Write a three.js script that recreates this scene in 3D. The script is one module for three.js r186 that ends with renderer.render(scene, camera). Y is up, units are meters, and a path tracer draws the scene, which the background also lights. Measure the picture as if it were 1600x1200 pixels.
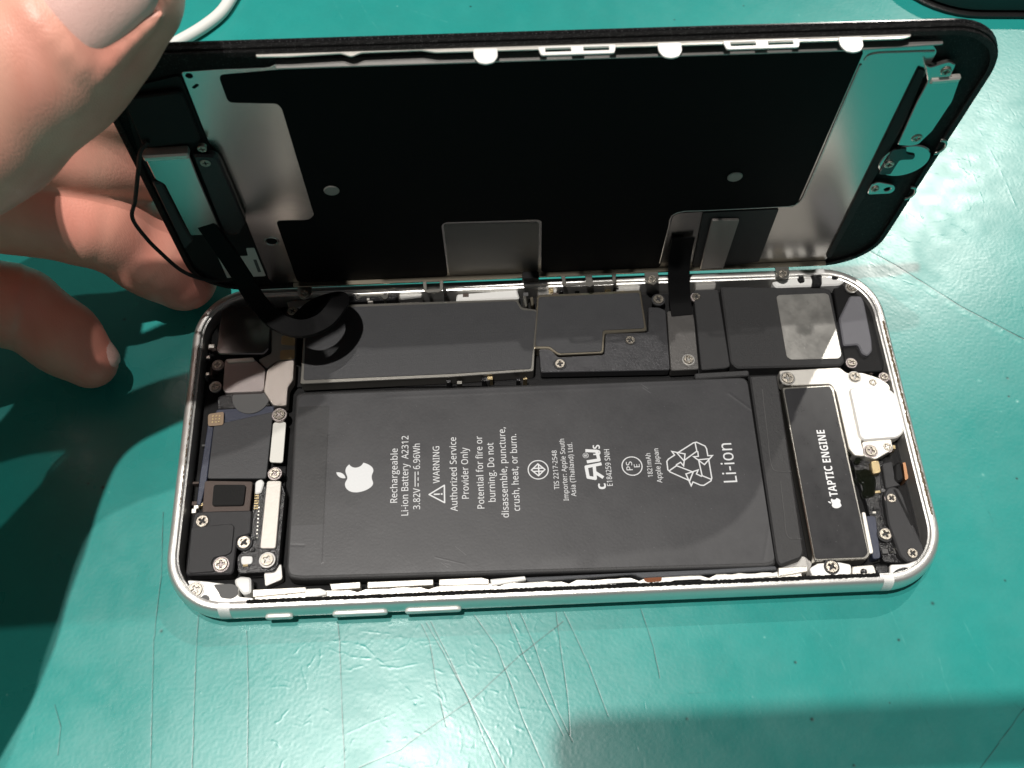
import * as THREE from 'three';
import { mergeGeometries, toCreasedNormals } from 'three/addons/utils/BufferGeometryUtils.js';

// ---------- camera, lamps, exposure ----------
const W = 1024, H = 768;
const scene = new THREE.Scene();
const camera = new THREE.PerspectiveCamera(40.73, W / H, 0.01, 20);
camera.rotation.order = 'YXZ';
camera.position.set(-0.0112, 0.1806, 0.08534);
camera.rotation.set(-1.0755, -0.0503, 0.0066);
camera.focus = 0.195; camera.userData.fStop = 45;                 // phone sharp, thumb near the lens a little soft
const renderer = new THREE.WebGLRenderer({ antialias: true });
renderer.setSize(W, H);
renderer.shadowMap.enabled = true;
renderer.toneMapping = THREE.LinearToneMapping;
renderer.toneMappingExposure = 1.08;
scene.background = new THREE.Color(0.07, 0.071, 0.073);           // dim room
function unseenLamp(x, y, z, candela, size, color) {               // lamps overhead, out of view, placed to light mat, phone and hand
  const l = new THREE.SpotLight(color, candela, 0, 0.35, 0.5, 2);
  l.position.set(x, y, z); l.target.position.set(0, 0, 0); scene.add(l, l.target);
  l.castShadow = true; l.shadow.radius = size; l.shadow.mapSize.set(2048, 2048);
  l.shadow.camera.near = 0.5; l.shadow.camera.far = 5; l.shadow.bias = -0.0002;
  return l;
}
unseenLamp(-0.3, 2.0, 0.14, 10.2, 0.85, 0xfffaf4);  // unseen, above: lights the phone and throws the hand shadow
unseenLamp(1.155, 2.0, -1.583, 6.2, 0.9, 0xfffaf2);  // unseen, behind right: display shadow on the phone, sheen on the mat
unseenLamp(-0.206, 2.0, -0.254, 3.4, 0.7, 0xfffaf4);  // unseen, above: bright patch on the mat nearest the viewer

// ---------- helpers (all lengths in millimetres, baked to metres) ----------
const MM = 0.001;
let seed = 7;
const rnd = () => { seed = (seed * 1664525 + 1013904223) >>> 0; return seed / 4294967296; };
const R = (a, b) => a + (b - a) * rnd();
const metres = (g) => { g.scale(MM, MM, MM); return g; };
const names = {};
function fresh(n) { const k = names[n] = (names[n] ?? -1) + 1; return k ? `${n}_${String(k).padStart(3, '0')}` : n; }
function mesh(name, geo, mat, parent, label) {
  const m = new THREE.Mesh(geo, mat); m.name = name; m.castShadow = m.receiveShadow = true;
  if (label) m.userData.label = label;
  parent.add(m); return m;
}
function thing(name, label, category) { const g = new THREE.Group(); g.name = fresh(name); g.userData = { label, category }; scene.add(g); return g; }
function rounded(pts, r) {                                         // polygon with small rounded corners
  const n = pts.length, s = [];
  for (let i = 0; i < n; i++) {
    const [ax, ay] = pts[(i + n - 1) % n], [bx, by] = pts[i], [cx, cy] = pts[(i + 1) % n];
    const la = Math.hypot(ax - bx, ay - by), lc = Math.hypot(cx - bx, cy - by), q = Math.min(r, la * 0.4, lc * 0.4);
    if (q < 0.05) { s.push([bx, by]); continue; }
    const p0 = [bx + (ax - bx) / la * q, by + (ay - by) / la * q], p1 = [bx + (cx - bx) / lc * q, by + (cy - by) / lc * q];
    for (let k = 0; k <= 3; k++) { const t = k / 3, u = 1 - t; s.push([u * u * p0[0] + 2 * u * t * bx + t * t * p1[0], u * u * p0[1] + 2 * u * t * by + t * t * p1[1]]); }
  }
  return s;
}
const toShape = (pts) => new THREE.Shape(pts.map(([x, y]) => new THREE.Vector2(x, y)));
function extrude(shape, z0, z1, b, seg = 1) {
  const t = Math.min(b, (z1 - z0) * 0.45);
  const g = new THREE.ExtrudeGeometry(shape, { depth: z1 - z0 - 2 * t, bevelEnabled: t > 0.005, bevelThickness: t, bevelSize: t, bevelOffset: -t, bevelSegments: seg, curveSegments: 10, steps: 1 });
  g.translate(0, 0, z0 + t);
  return toCreasedNormals(g, 0.55);
}
// slab lying in the phone: outline in (x, z), from height y0 to y1
function slab(pts, y0, y1, b = 0.1, r = 0.45, holes = [], seg = 1) {
  const s = toShape(rounded(pts.map(([x, z]) => [x, -z]), r));
  for (const h of holes) s.holes.push(new THREE.Path(h.map(([x, z]) => new THREE.Vector2(x, -z))));
  return metres(extrude(s, y0, y1, b, seg).rotateX(-Math.PI / 2));
}
// plate on the display: outline in (u, v), from depth n0 to n1
function plate(pts, n0, n1, b = 0.06, r = 0.6, holes = []) {
  const s = toShape(rounded(pts, r));
  for (const h of holes) s.holes.push(new THREE.Path(h.map(([x, y]) => new THREE.Vector2(x, y))));
  return metres(extrude(s, n0, n1, b));
}
const disc = (x, y, r, n = 20) => Array.from({ length: n }, (_, i) => [x + r * Math.cos(i / n * 6.28319), y + r * Math.sin(i / n * 6.28319)]);
function roundRect(w, h, r, n = 10) {                              // centred, counter-clockwise, with outward normals
  const out = [];
  [[1, 1, 0], [-1, 1, 90], [-1, -1, 180], [1, -1, 270]].forEach(([sx, sy, a0]) => {
    for (let k = 0; k <= n; k++) { const a = (a0 + 90 * k / n) * Math.PI / 180; out.push([sx * (w / 2 - r) + r * Math.cos(a), sy * (h / 2 - r) + r * Math.sin(a), Math.cos(a), Math.sin(a)]); }
  });
  return out;
}
// sweep a profile [[inset, height], ...] round (part of) a rounded rectangle in (x, z)
function sweepRing(path, profile, closed, jitter) {
  const P = [], U = [], I = [], m = profile.length, n = path.length; let d = 0;
  path.forEach(([x, y, nx, ny], i) => {
    if (i) d += Math.hypot(x - path[i - 1][0], y - path[i - 1][1]);
    profile.forEach(([ins, h], j) => { const q = jitter ? jitter(i, j) : [0, 0]; P.push(x - nx * (ins + q[0]), h + q[1], -(y - ny * (ins + q[0]))); U.push(d, j * 0.8); });
  });
  const rows = closed ? n : n - 1;
  for (let i = 0; i < rows; i++) for (let j = 0; j < m - 1; j++) { const a = i * m + j, b = ((i + 1) % n) * m + j; I.push(a, b, a + 1, b, b + 1, a + 1); }
  const g = new THREE.BufferGeometry();
  g.setAttribute('position', new THREE.Float32BufferAttribute(P, 3)); g.setAttribute('uv', new THREE.Float32BufferAttribute(U, 2)); g.setIndex(I);
  return metres(toCreasedNormals(g, 0.7));
}
// flat ribbon through points with a width direction at each
function ribbon(pts, wid, width, thick, steps = 60) {
  const c = new THREE.CatmullRomCurve3(pts.map((p) => new THREE.Vector3(...p))), wc = new THREE.CatmullRomCurve3(wid.map((p) => new THREE.Vector3(...p)));
  const P = [], U = [], I = [], w = new THREE.Vector3(), n = new THREE.Vector3();
  for (let i = 0; i <= steps; i++) {
    const t = i / steps, p = c.getPoint(t), tan = c.getTangent(t); wc.getPoint(t, w); w.addScaledVector(tan, -w.dot(tan)).normalize(); n.crossVectors(tan, w);
    const hw = (typeof width === 'function' ? width(t) : width) / 2;
    for (const [a, b] of [[-1, -1], [1, -1], [1, 1], [-1, 1]]) { P.push(p.x + w.x * a * hw + n.x * b * thick / 2, p.y + w.y * a * hw + n.y * b * thick / 2, p.z + w.z * a * hw + n.z * b * thick / 2); U.push(a * hw, t * 40); }
  }
  for (let i = 0; i < steps; i++) for (let j = 0; j < 4; j++) { const a = i * 4 + j, b = i * 4 + (j + 1) % 4; I.push(a, b, a + 4, b, b + 4, a + 4); }
  I.push(0, 2, 1, 0, 3, 2); const e = steps * 4; I.push(e, e + 1, e + 2, e, e + 2, e + 3);
  const g = new THREE.BufferGeometry(); g.setAttribute('position', new THREE.Float32BufferAttribute(P, 3)); g.setAttribute('uv', new THREE.Float32BufferAttribute(U, 2)); g.setIndex(I);
  return metres(toCreasedNormals(g, 0.5));
}
function tube(pts, r, seg = 60, rad = 10) { return metres(new THREE.TubeGeometry(new THREE.CatmullRomCurve3(pts.map((p) => new THREE.Vector3(...p))), seg, r, rad, false)); }

// ---------- computed textures ----------
const hash = (x, y, s) => { let h = (x * 374761393 + y * 668265263 + s * 2147483647) | 0; h = Math.imul(h ^ (h >>> 13), 1274126177); return ((h ^ (h >>> 16)) >>> 0) / 4294967296; };
function vnoise(x, y, per, s) {                                    // tiling value noise
  const x0 = Math.floor(x), y0 = Math.floor(y), fx = x - x0, fy = y - y0, w = (v) => ((v % per) + per) % per, u = fx * fx * (3 - 2 * fx), v = fy * fy * (3 - 2 * fy);
  const a = hash(w(x0), w(y0), s), b = hash(w(x0 + 1), w(y0), s), c = hash(w(x0), w(y0 + 1), s), d = hash(w(x0 + 1), w(y0 + 1), s);
  return (a + (b - a) * u) * (1 - v) + (c + (d - c) * u) * v;
}
function dataTex(n, fn, srgb = false) {
  const d = new Uint8Array(n * n * 4);
  for (let y = 0; y < n; y++) for (let x = 0; x < n; x++) { const c = fn(x, y), o = (y * n + x) * 4; for (let k = 0; k < 3; k++) d[o + k] = Math.max(0, Math.min(255, (c.length ? c[k] : c) * 255)); d[o + 3] = 255; }
  const t = new THREE.DataTexture(d, n, n); t.wrapS = t.wrapT = THREE.RepeatWrapping; t.magFilter = THREE.LinearFilter; t.minFilter = THREE.LinearMipmapLinearFilter; t.generateMipmaps = true;
  if (srgb) t.colorSpace = THREE.SRGBColorSpace; t.needsUpdate = true; return t;
}
const per = (t, mm) => { const c = t.clone(); c.repeat.set(1 / mm, 1 / mm); c.needsUpdate = true; return c; };   // for geometry whose uv are millimetres
const rep = (t, a, b) => { const c = t.clone(); c.repeat.set(a, b); c.needsUpdate = true; return c; };
const grainTex = dataTex(256, (x, y) => 0.35 * vnoise(x / 2, y / 2, 128, 1) + 0.35 * vnoise(x / 6.4, y / 6.4, 40, 2) + 0.3 * vnoise(x / 25.6, y / 25.6, 10, 3));
const skinTex = dataTex(256, (x, y) => {                            // fine skin cells
  let a = 9, b = 9; const cx = x / 10.667, cy = y / 10.667, ix = Math.floor(cx), iy = Math.floor(cy), w = (v) => ((v % 24) + 24) % 24;
  for (let j = -1; j <= 1; j++) for (let i = -1; i <= 1; i++) { const px = ix + i + hash(w(ix + i), w(iy + j), 51), py = iy + j + hash(w(ix + i), w(iy + j), 52), d = Math.hypot(px - cx, (py - cy) * 1.3); if (d < a) { b = a; a = d; } else if (d < b) b = d; }
  return 0.25 + 0.6 * Math.min(1, (b - a) * 2.2) + 0.15 * (vnoise(x / 2, y / 2, 128, 53) - 0.5);
});
const smudgeTex = dataTex(256, (x, y) => { const n = 0.5 * vnoise(x / 32, y / 32, 8, 4) + 0.3 * vnoise(x / 12.8, y / 12.8, 20, 5) + 0.2 * vnoise(x / 4, y / 4, 64, 6); return 0.85 + 0.3 * (n - 0.5); });
const brushTex = dataTex(256, (x, y) => 0.6 * vnoise(x / 64, y / 1.6, 160, 7) + 0.4 * vnoise(x / 16, y / 4, 64, 8));
const speckTex = dataTex(256, (x, y) => { const s = hash(x >> 1, y >> 1, 9), n = vnoise(x / 12.8, y / 12.8, 20, 10); return s > 0.992 - 0.02 * n ? 0.75 : s > 0.965 ? 0.3 : 0.1 + 0.06 * n; }, true);

// ---------- materials ----------
const lin = (r, g, b) => new THREE.Color().setRGB(r, g, b);
const phys = (c, rough, metal, o = {}) => new THREE.MeshPhysicalMaterial({ color: lin(...c), roughness: rough, metalness: metal, ...o });
const gb = (mm, s) => ({ bumpMap: per(grainTex, mm), bumpScale: s });
const M = {
  alu: phys([0.78, 0.77, 0.74], 0.38, 1, gb(5, 0.00001)),
  rim: phys([0.8, 0.79, 0.76], 0.4, 0.8, { ...gb(4, 0.00002), roughnessMap: per(smudgeTex, 30) }),
  white_metal: phys([0.86, 0.85, 0.82], 0.45, 0.35, gb(4, 0.00001)),
  bright_metal: phys([0.8, 0.77, 0.71], 0.42, 0.75, gb(5, 0.00002)),
  bright_metal2: phys([0.62, 0.59, 0.54], 0.5, 0.6, { ...gb(3, 0.00003) }),
  steel: phys([0.56, 0.54, 0.49], 0.3, 1, gb(5, 0.00001)),
  gold_steel: phys([0.55, 0.49, 0.38], 0.3, 1, gb(5, 0.00001)),
  grey_steel: phys([0.42, 0.41, 0.39], 0.42, 0.8, gb(5, 0.00002)),
  rose_steel: phys([0.42, 0.37, 0.36], 0.38, 0.85, { ...gb(1.6, 0.00004) }),
  rose_steel2: phys([0.55, 0.49, 0.45], 0.36, 0.85, { ...gb(1.6, 0.00004) }),
  dark_steel: phys([0.09, 0.09, 0.095], 0.36, 0.6, { ...gb(4, 0.00003), roughnessMap: per(smudgeTex, 16) }),
  dark_steel2: phys([0.14, 0.135, 0.13], 0.4, 0.6, { ...gb(3, 0.00003), roughnessMap: per(smudgeTex, 9) }),
  dark_mirror: phys([0.3, 0.27, 0.26], 0.22, 0.9, { roughnessMap: per(smudgeTex, 14) }),
  mirror_plate: phys([0.62, 0.605, 0.57], 0.45, 0.95, { roughnessMap: per(smudgeTex, 22), ...gb(7, 0.00001) }),
  gold: phys([0.58, 0.46, 0.26], 0.38, 0.9, gb(0.8, 0.00004)),
  brown_gold: phys([0.3, 0.22, 0.15], 0.5, 0.5),
  copper: phys([0.5, 0.26, 0.14], 0.35, 0.9),
  copper_rust: phys([0.28, 0.1, 0.045], 0.6, 0.3, gb(1, 0.0001)),
  graphite: phys([0.036, 0.037, 0.04], 0.52, 0, { ...gb(2.2, 0.00003), roughnessMap: per(smudgeTex, 24) }),
  tape: phys([0.03, 0.03, 0.031], 0.55, 0, gb(3, 0.00006)),
  speaker: phys([0.028, 0.028, 0.029], 0.6, 0, gb(1.6, 0.00007)),
  black_matte: phys([0.026, 0.026, 0.027], 0.62, 0, gb(1.4, 0.00005)),
  black_film: phys([0.035, 0.036, 0.039], 0.5, 0, gb(6, 0.00003)),
  black_plastic: phys([0.008, 0.008, 0.0085], 0.55, 0, { specularIntensity: 0.45, ...gb(2, 0.00005) }),
  black_plastic2: phys([0.024, 0.024, 0.026], 0.48, 0, gb(1.2, 0.00004)),
  black_gloss: phys([0.012, 0.012, 0.013], 0.22, 0, gb(6, 0.00008)),
  grey_plastic: phys([0.13, 0.13, 0.145], 0.5, 0, gb(1.2, 0.00005)),
  grey_flat: phys([0.1, 0.1, 0.1], 0.6, 0, gb(2, 0.00005)),
  grey_rail: phys([0.11, 0.115, 0.125], 0.45, 0.2, gb(1, 0.00008)),
  navy: phys([0.035, 0.042, 0.07], 0.4, 0, gb(4, 0.00004)),
  brown: phys([0.1, 0.075, 0.065], 0.5, 0.2, gb(1, 0.00005)),
  foam: phys([0.03, 0.03, 0.03], 0.75, 0, gb(0.9, 0.0003)),
  resin: phys([0.016, 0.02, 0.012], 0.12, 0, { ...gb(1.6, 0.0006) }),
  white_plastic: phys([0.82, 0.82, 0.8], 0.5, 0, gb(3, 0.00004)),
  label_white: phys([0.74, 0.73, 0.68], 0.6, 0, gb(1, 0.00003)),
  screw: phys([0.46, 0.42, 0.36], 0.34, 1, gb(2, 0.00003)),
  glass: phys([0.6, 0.6, 0.62], 0.2, 0, { map: per(speckTex, 7) }),
  bezel: phys([0.02, 0.02, 0.021], 0.5, 0, { map: null, ...gb(2, 0.0001) }),
  bezel_edge: phys([0.45, 0.45, 0.45], 0.55, 0, { specularIntensity: 0.5, map: per(speckTex, 9), ...gb(1.2, 0.0002) }),
  sheet: phys([0.0035, 0.0036, 0.004], 0.7, 0, { specularIntensity: 0.2, ...gb(4, 0.00001) }),
  plate_steel: phys([0.6, 0.58, 0.55], 0.25, 1, { bumpMap: per(brushTex, 12), bumpScale: 0.000006, roughnessMap: null }),
  tab_grey: phys([0.17, 0.165, 0.155], 0.4, 0.8, gb(4, 0.00001)),
  strip_metal: phys([0.34, 0.31, 0.29], 0.5, 0.6, gb(1, 0.00004)),
  ribbon: phys([0.004, 0.004, 0.0043], 0.6, 0, { specularIntensity: 0.2, ...gb(5, 0.00004) }),
  wire: phys([0.012, 0.01, 0.01], 0.6, 0, gb(1, 0.0003)),
  residue_black: phys([1, 1, 1], 0.55, 0, { map: per(speckTex, 3), ...gb(0.7, 0.0006) }),
  residue_beige: phys([0.34, 0.25, 0.15], 0.8, 0, gb(0.7, 0.0004)),
  cable: phys([0.78, 0.78, 0.74], 0.5, 0, gb(3, 0.00004)),
  nail: phys([0.92, 0.58, 0.51], 0.24, 0, { ...gb(3, 0.00006) }),
  device: phys([0.012, 0.012, 0.012], 0.32, 0, gb(4, 0.00004)),
  device_top: phys([0.05, 0.05, 0.048], 0.5, 0, gb(2, 0.00005)),
};

// ---------- setting: green work mat ----------
const TILE = 290, N = 2048, PX = N / TILE;
const height = new Float32Array(N * N).fill(0), tone = new Float32Array(N * N).fill(0);
function stroke(pts, width, dh, dt, broken = 0) {
  for (let s = 0; s + 1 < pts.length; s++) {
    const [ax, az] = pts[s], [bx, bz] = pts[s + 1], L = Math.hypot(bx - ax, bz - az), st = Math.max(2, Math.ceil(L * PX * 1.5));
    for (let i = 0; i < st; i++) {
      const t = i / st, wob = (vnoise(i / 22, s * 7.3 + ax, 4096, 11) - 0.5) * 0.12;
      const k = broken ? Math.max(0, vnoise(i / 9, ax * 3 + s, 4096, 12) - broken) / (1 - broken) : 0.6 + 0.8 * vnoise(i / 20, az, 4096, 13);
      if (k <= 0) continue;
      const cx = (ax + (bx - ax) * t + wob + TILE / 2) * PX, cy = (az + (bz - az) * t + wob + TILE / 2) * PX, w = width * PX, r = Math.ceil(w * 2);
      for (let y = -r; y <= r; y++) for (let x = -r; x <= r; x++) {
        const gx = Math.round(cx) + x, gy = Math.round(cy) + y; if (gx < 0 || gy < 0 || gx >= N || gy >= N) continue;
        const e = Math.exp(-((gx - cx) ** 2 + (gy - cy) ** 2) / (w * w)) * k * 0.5, o = gy * N + gx;
        height[o] += (dh * e - height[o] * e * 0.5); tone[o] += dt * e;
      }
    }
  }
}
const marks = [["d",[[-39.22,34.05],[-38.77,37.47],[-38.13,46.28],[-37.18,58.76]]],["d",[[-24.44,35.26],[-23.11,38.15],[-21.84,45.92],[-20.3,52.87]]],["d",[[-22.86,34.76],[-19.79,41.09],[-16.11,49.38],[-10.56,59.93]]],["d",[[-23.65,34.95],[-20.89,39.93],[-16.52,48.3],[-14.61,53.64],[-12.15,59.86]]],["d",[[-34.87,58.66],[-28.02,56.13],[-22.12,52.27],[-15.54,48.34],[-7.57,41.62],[0.63,35.79]]],["d",[[-15.15,33.95],[-11.4,39.78],[-8.93,47.02],[-7.52,51.86],[-4.22,60.21]]],["d",[[-6.98,33.96],[-4.7,40.08],[-3.32,45.1],[-1.69,50.54],[0.83,56.38]]],["d",[[-0.62,34.01],[-0.24,40.27],[0.35,47.97],[0.37,55.33]]],["d",[[0.74,34.07],[4.52,43.81],[7.08,52.51]]],["d",[[-9.47,33.62],[-6.49,42.22],[-2.59,51.03],[-0.7,55.28]]],["w",[[-37.15,53.17],[-30.75,50.84],[-20.99,48.1]]],["w",[[-40.45,37.39],[-34.27,38.78],[-31.44,41.68],[-28.12,41.28],[-26.46,38.01],[-24.78,35.25]]],["w",[[-31.98,42.21],[-28.66,42.68],[-24.24,42.0],[-21.99,38.76]]],["w",[[-19.8,41.42],[-15.92,41.81],[-13.22,44.12],[-9.92,44.49]]],["w",[[-10.82,39.25],[-8.63,40.46],[-5.28,40.39]]],["w",[[-28.65,44.54],[-26.44,46.79],[-24.26,47.96]]],["w",[[-37.01,40.33],[-32.0,41.11],[-29.76,42.85]]],["w",[[-35.46,35.92],[-29.83,36.73]]],["c",[[69.81,-42.36],[76.25,-37.1],[80.73,-32.84],[87.29,-26.5],[98.32,-18.0]]],["w",[[68.11,-40.76],[74.36,-34.73],[79.2,-32.1]]],["w",[[99.41,-74.42],[98.73,-63.14],[99.01,-55.86],[99.27,-48.8]]],["w",[[103.57,-73.28],[105.2,-62.86],[106.03,-50.26]]],["d",[[-72.26,12.13],[-71.18,24.48],[-71.18,36.05],[-69.16,57.35]]],["d",[[-63.81,31.83],[-63.36,41.93],[-62.31,57.65]]],["d",[[-55.11,35.06],[-53.97,45.58],[-53.23,58.05]]],["d",[[-86.68,46.28],[-85.0,50.02],[-84.79,54.65]]],["d",[[14.43,34.08],[15.95,40.98],[16.45,46.51]]],["w",[[41.69,38.72],[42.78,42.15],[43.44,47.7]]],["w",[[65.41,42.02],[65.49,48.66],[66.16,53.52]]],["w",[[58.8,36.02],[59.62,40.07],[60.42,44.04]]],["w",[[71.04,37.71],[72.42,43.45],[74.86,49.07]]],["w",[[41.83,34.7],[44.97,39.43],[48.15,43.5],[49.28,49.04]]],["d",[[77.92,54.04],[72.03,59.51],[67.76,63.39]]],["w",[[-39.55,-121.91],[-36.56,-115.09],[-34.62,-111.73]]],["w",[[-45.89,-122.17],[-43.29,-115.37]]],["w",[[-26.86,-118.02],[-17.46,-113.21]]]];
for (const [kind, pts] of marks) {
  if (kind === 'd') stroke(pts, 0.085, -0.5, -0.45);
  if (kind === 'w') stroke(pts, 0.15, 0.5, 0.14, 0.3);
  if (kind === 'c') { stroke(pts, 0.13, -0.5, -0.35); stroke(pts.map(([x, z]) => [x - 0.8, z + 0.9]), 0.5, 0.25, 0.16, 0.3); }
}
for (let i = 0; i < 620; i++) {                                    // short cuts, most along one direction of work
  const x = R(-140, 140), z = R(-140, 140), a = rnd() < 0.7 ? R(1.1, 1.6) : R(0, 3.14), l = Math.pow(rnd(), 2) * 22 + 1.5;
  stroke([[x, z], [x + Math.cos(a) * l * 0.5, z + Math.sin(a) * l * 0.5 + R(-0.3, 0.3)], [x + Math.cos(a) * l, z + Math.sin(a) * l]], R(0.07, 0.12), R(-0.6, 0.3), R(-0.12, 0.14), R(0.3, 0.65));
}
for (let i = 0; i < 420; i++) {                                    // fine pale scuffs on the right half
  const x = R(0, 110), z = R(30, 75) + (rnd() < 0.3 ? -100 : 0), a = R(1.1, 1.75), l = R(0.6, 5);
  stroke([[x, z], [x + Math.cos(a) * l, z + Math.sin(a) * l]], 0.06, R(-0.3, 0.5), R(0.03, 0.2), 0.35);
}
for (let i = 0; i < 130; i++) {                                    // crinkles in the worn patch in front of the phone and behind it
  const near = i < 90; let x = near ? R(-48, 0) : R(72, 100), z = near ? R(33, 62) : R(-75, -42), a = R(0, 6.28); const pts = [[x, z]];
  for (let k = 0; k < 5; k++) { a += R(-0.9, 0.9); x += Math.cos(a) * R(0.4, 1.3); z += Math.sin(a) * R(0.4, 1.3); pts.push([x, z]); }
  stroke(pts, 0.16, R(0.25, 0.6), R(0.0, 0.08), 0.25);
}
for (let i = 0; i < 260; i++) { const x = R(-140, 140), z = R(-140, 140), w = R(0.1, 0.3); stroke([[x, z], [x + 0.15, z + 0.1]], w, R(-1, 1), rnd() < 0.6 ? R(0.2, 0.7) : -0.5); }
const matColor = dataTex(N, (x, y) => {
  const o = y * N + x, m = vnoise(x / 128, y / 128, 16, 21) * 0.5 + vnoise(x / 32, y / 32, 64, 22) * 0.3 + vnoise(x / 4, y / 4, 512, 23) * 0.2, k = 1 + 0.1 * (m - 0.5), t = tone[o], up = Math.max(0, Math.min(0.5, t)), dn = 1 + Math.max(-0.75, Math.min(0, t));
  return [(0.14 * k * dn) + up * 0.5, (0.565 * k * dn) * (1 - up) + up * 0.78, (0.538 * k * dn) * (1 - up) + up * 0.74];
}, true);
const matBump = dataTex(N, (x, y) => { const o = y * N + x; return 0.5 + 0.28 * Math.max(-1.2, Math.min(1.2, height[o])) + 0.07 * (vnoise(x / 3.2, y / 3.2, 640, 24) - 0.5) + 0.03 * (vnoise(x / 16, y / 16, 128, 25) - 0.5) + 0.1 * (vnoise(x / 64, y / 64, 32, 26) - 0.5); });
const matRough = dataTex(512, (x, y) => 0.8 + 0.35 * (0.6 * vnoise(x / 16, y / 16, 32, 27) + 0.4 * vnoise(x / 4, y / 4, 128, 28) - 0.5));
const matMat = phys([1, 1, 1], 0.38, 0, { ior: 1.62, map: matColor, bumpMap: matBump, bumpScale: 0.0001, roughnessMap: matRough });
{
  const s = 1200, t = 2, g = new THREE.BoxGeometry(s, t, s), uv = g.attributes.uv, p = g.attributes.position;
  for (let i = 0; i < uv.count; i++) uv.setXY(i, p.getX(i) / TILE + 0.5, p.getZ(i) / TILE + 0.5);
  g.translate(0, -t / 2, 0);
  const m = mesh('work_mat', metres(g), matMat, scene); m.userData = { label: 'scratched teal green work mat under the phone', category: 'mat', kind: 'structure' };
}

// ---------- the opened phone ----------
const phone = thing('opened_phone', 'opened white smartphone lying on the green mat with battery and circuit boards showing', 'smartphone');
const ring = roundRect(138.4, 67.3, 11.5, 14);
mesh('frame', sweepRing(ring, [[4.2, 0.06], [2.4, 0.12], [1.2, 0.5], [0.4, 1.4], [0.05, 2.6], [0, 3.2], [0.12, 4.3], [0.42, 5.3], [0.72, 5.8], [1.0, 5.98], [1.9, 6.0], [2.05, 5.9], [2.1, 5.4], [2.4, 5.3], [2.45, 1.3]], true), M.rim, phone);
mesh('back_plate', slab(roundRect(134, 63, 9).map(([x, y]) => [x, y]), 0.3, 1.3, 0.05, 0), M.black_plastic, phone);  // black floor, so the gaps between parts look dark
{ // white antenna bands, a hair proud of the frame
  const prof = [[1.17, 0.5], [0.37, 1.4], [0.02, 2.6], [-0.03, 3.2], [0.09, 4.3], [0.39, 5.3], [0.69, 5.83], [0.98, 6.02], [1.92, 6.03]];
  for (const [x0, x1] of [[-58.9, -56.9], [56.6, 58.4]]) for (const s of [1, -1])
    mesh('antenna_band', sweepRing([[x0, -33.65 * s, 0, -s], [x1, -33.65 * s, 0, -s]].sort((a, b) => s * (a[0] - b[0])), prof, false), M.white_plastic, phone);
}
for (const [x0, x1, h] of [[-51.2, -46.4, 1.5], [-39.6, -30.0, 1.7], [-27.0, -17.2, 1.7]]) {   // mute switch and volume keys
  const s = toShape(roundRect(x1 - x0, h, h / 2 - 0.02, 6).map(([x, y]) => [x, y]));
  const g = extrude(s, 0, 1.1, 0.25, 3); g.translate((x0 + x1) / 2, 3.1, 33.0); mesh('side_button', metres(g), M.white_metal, phone);
}
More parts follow.
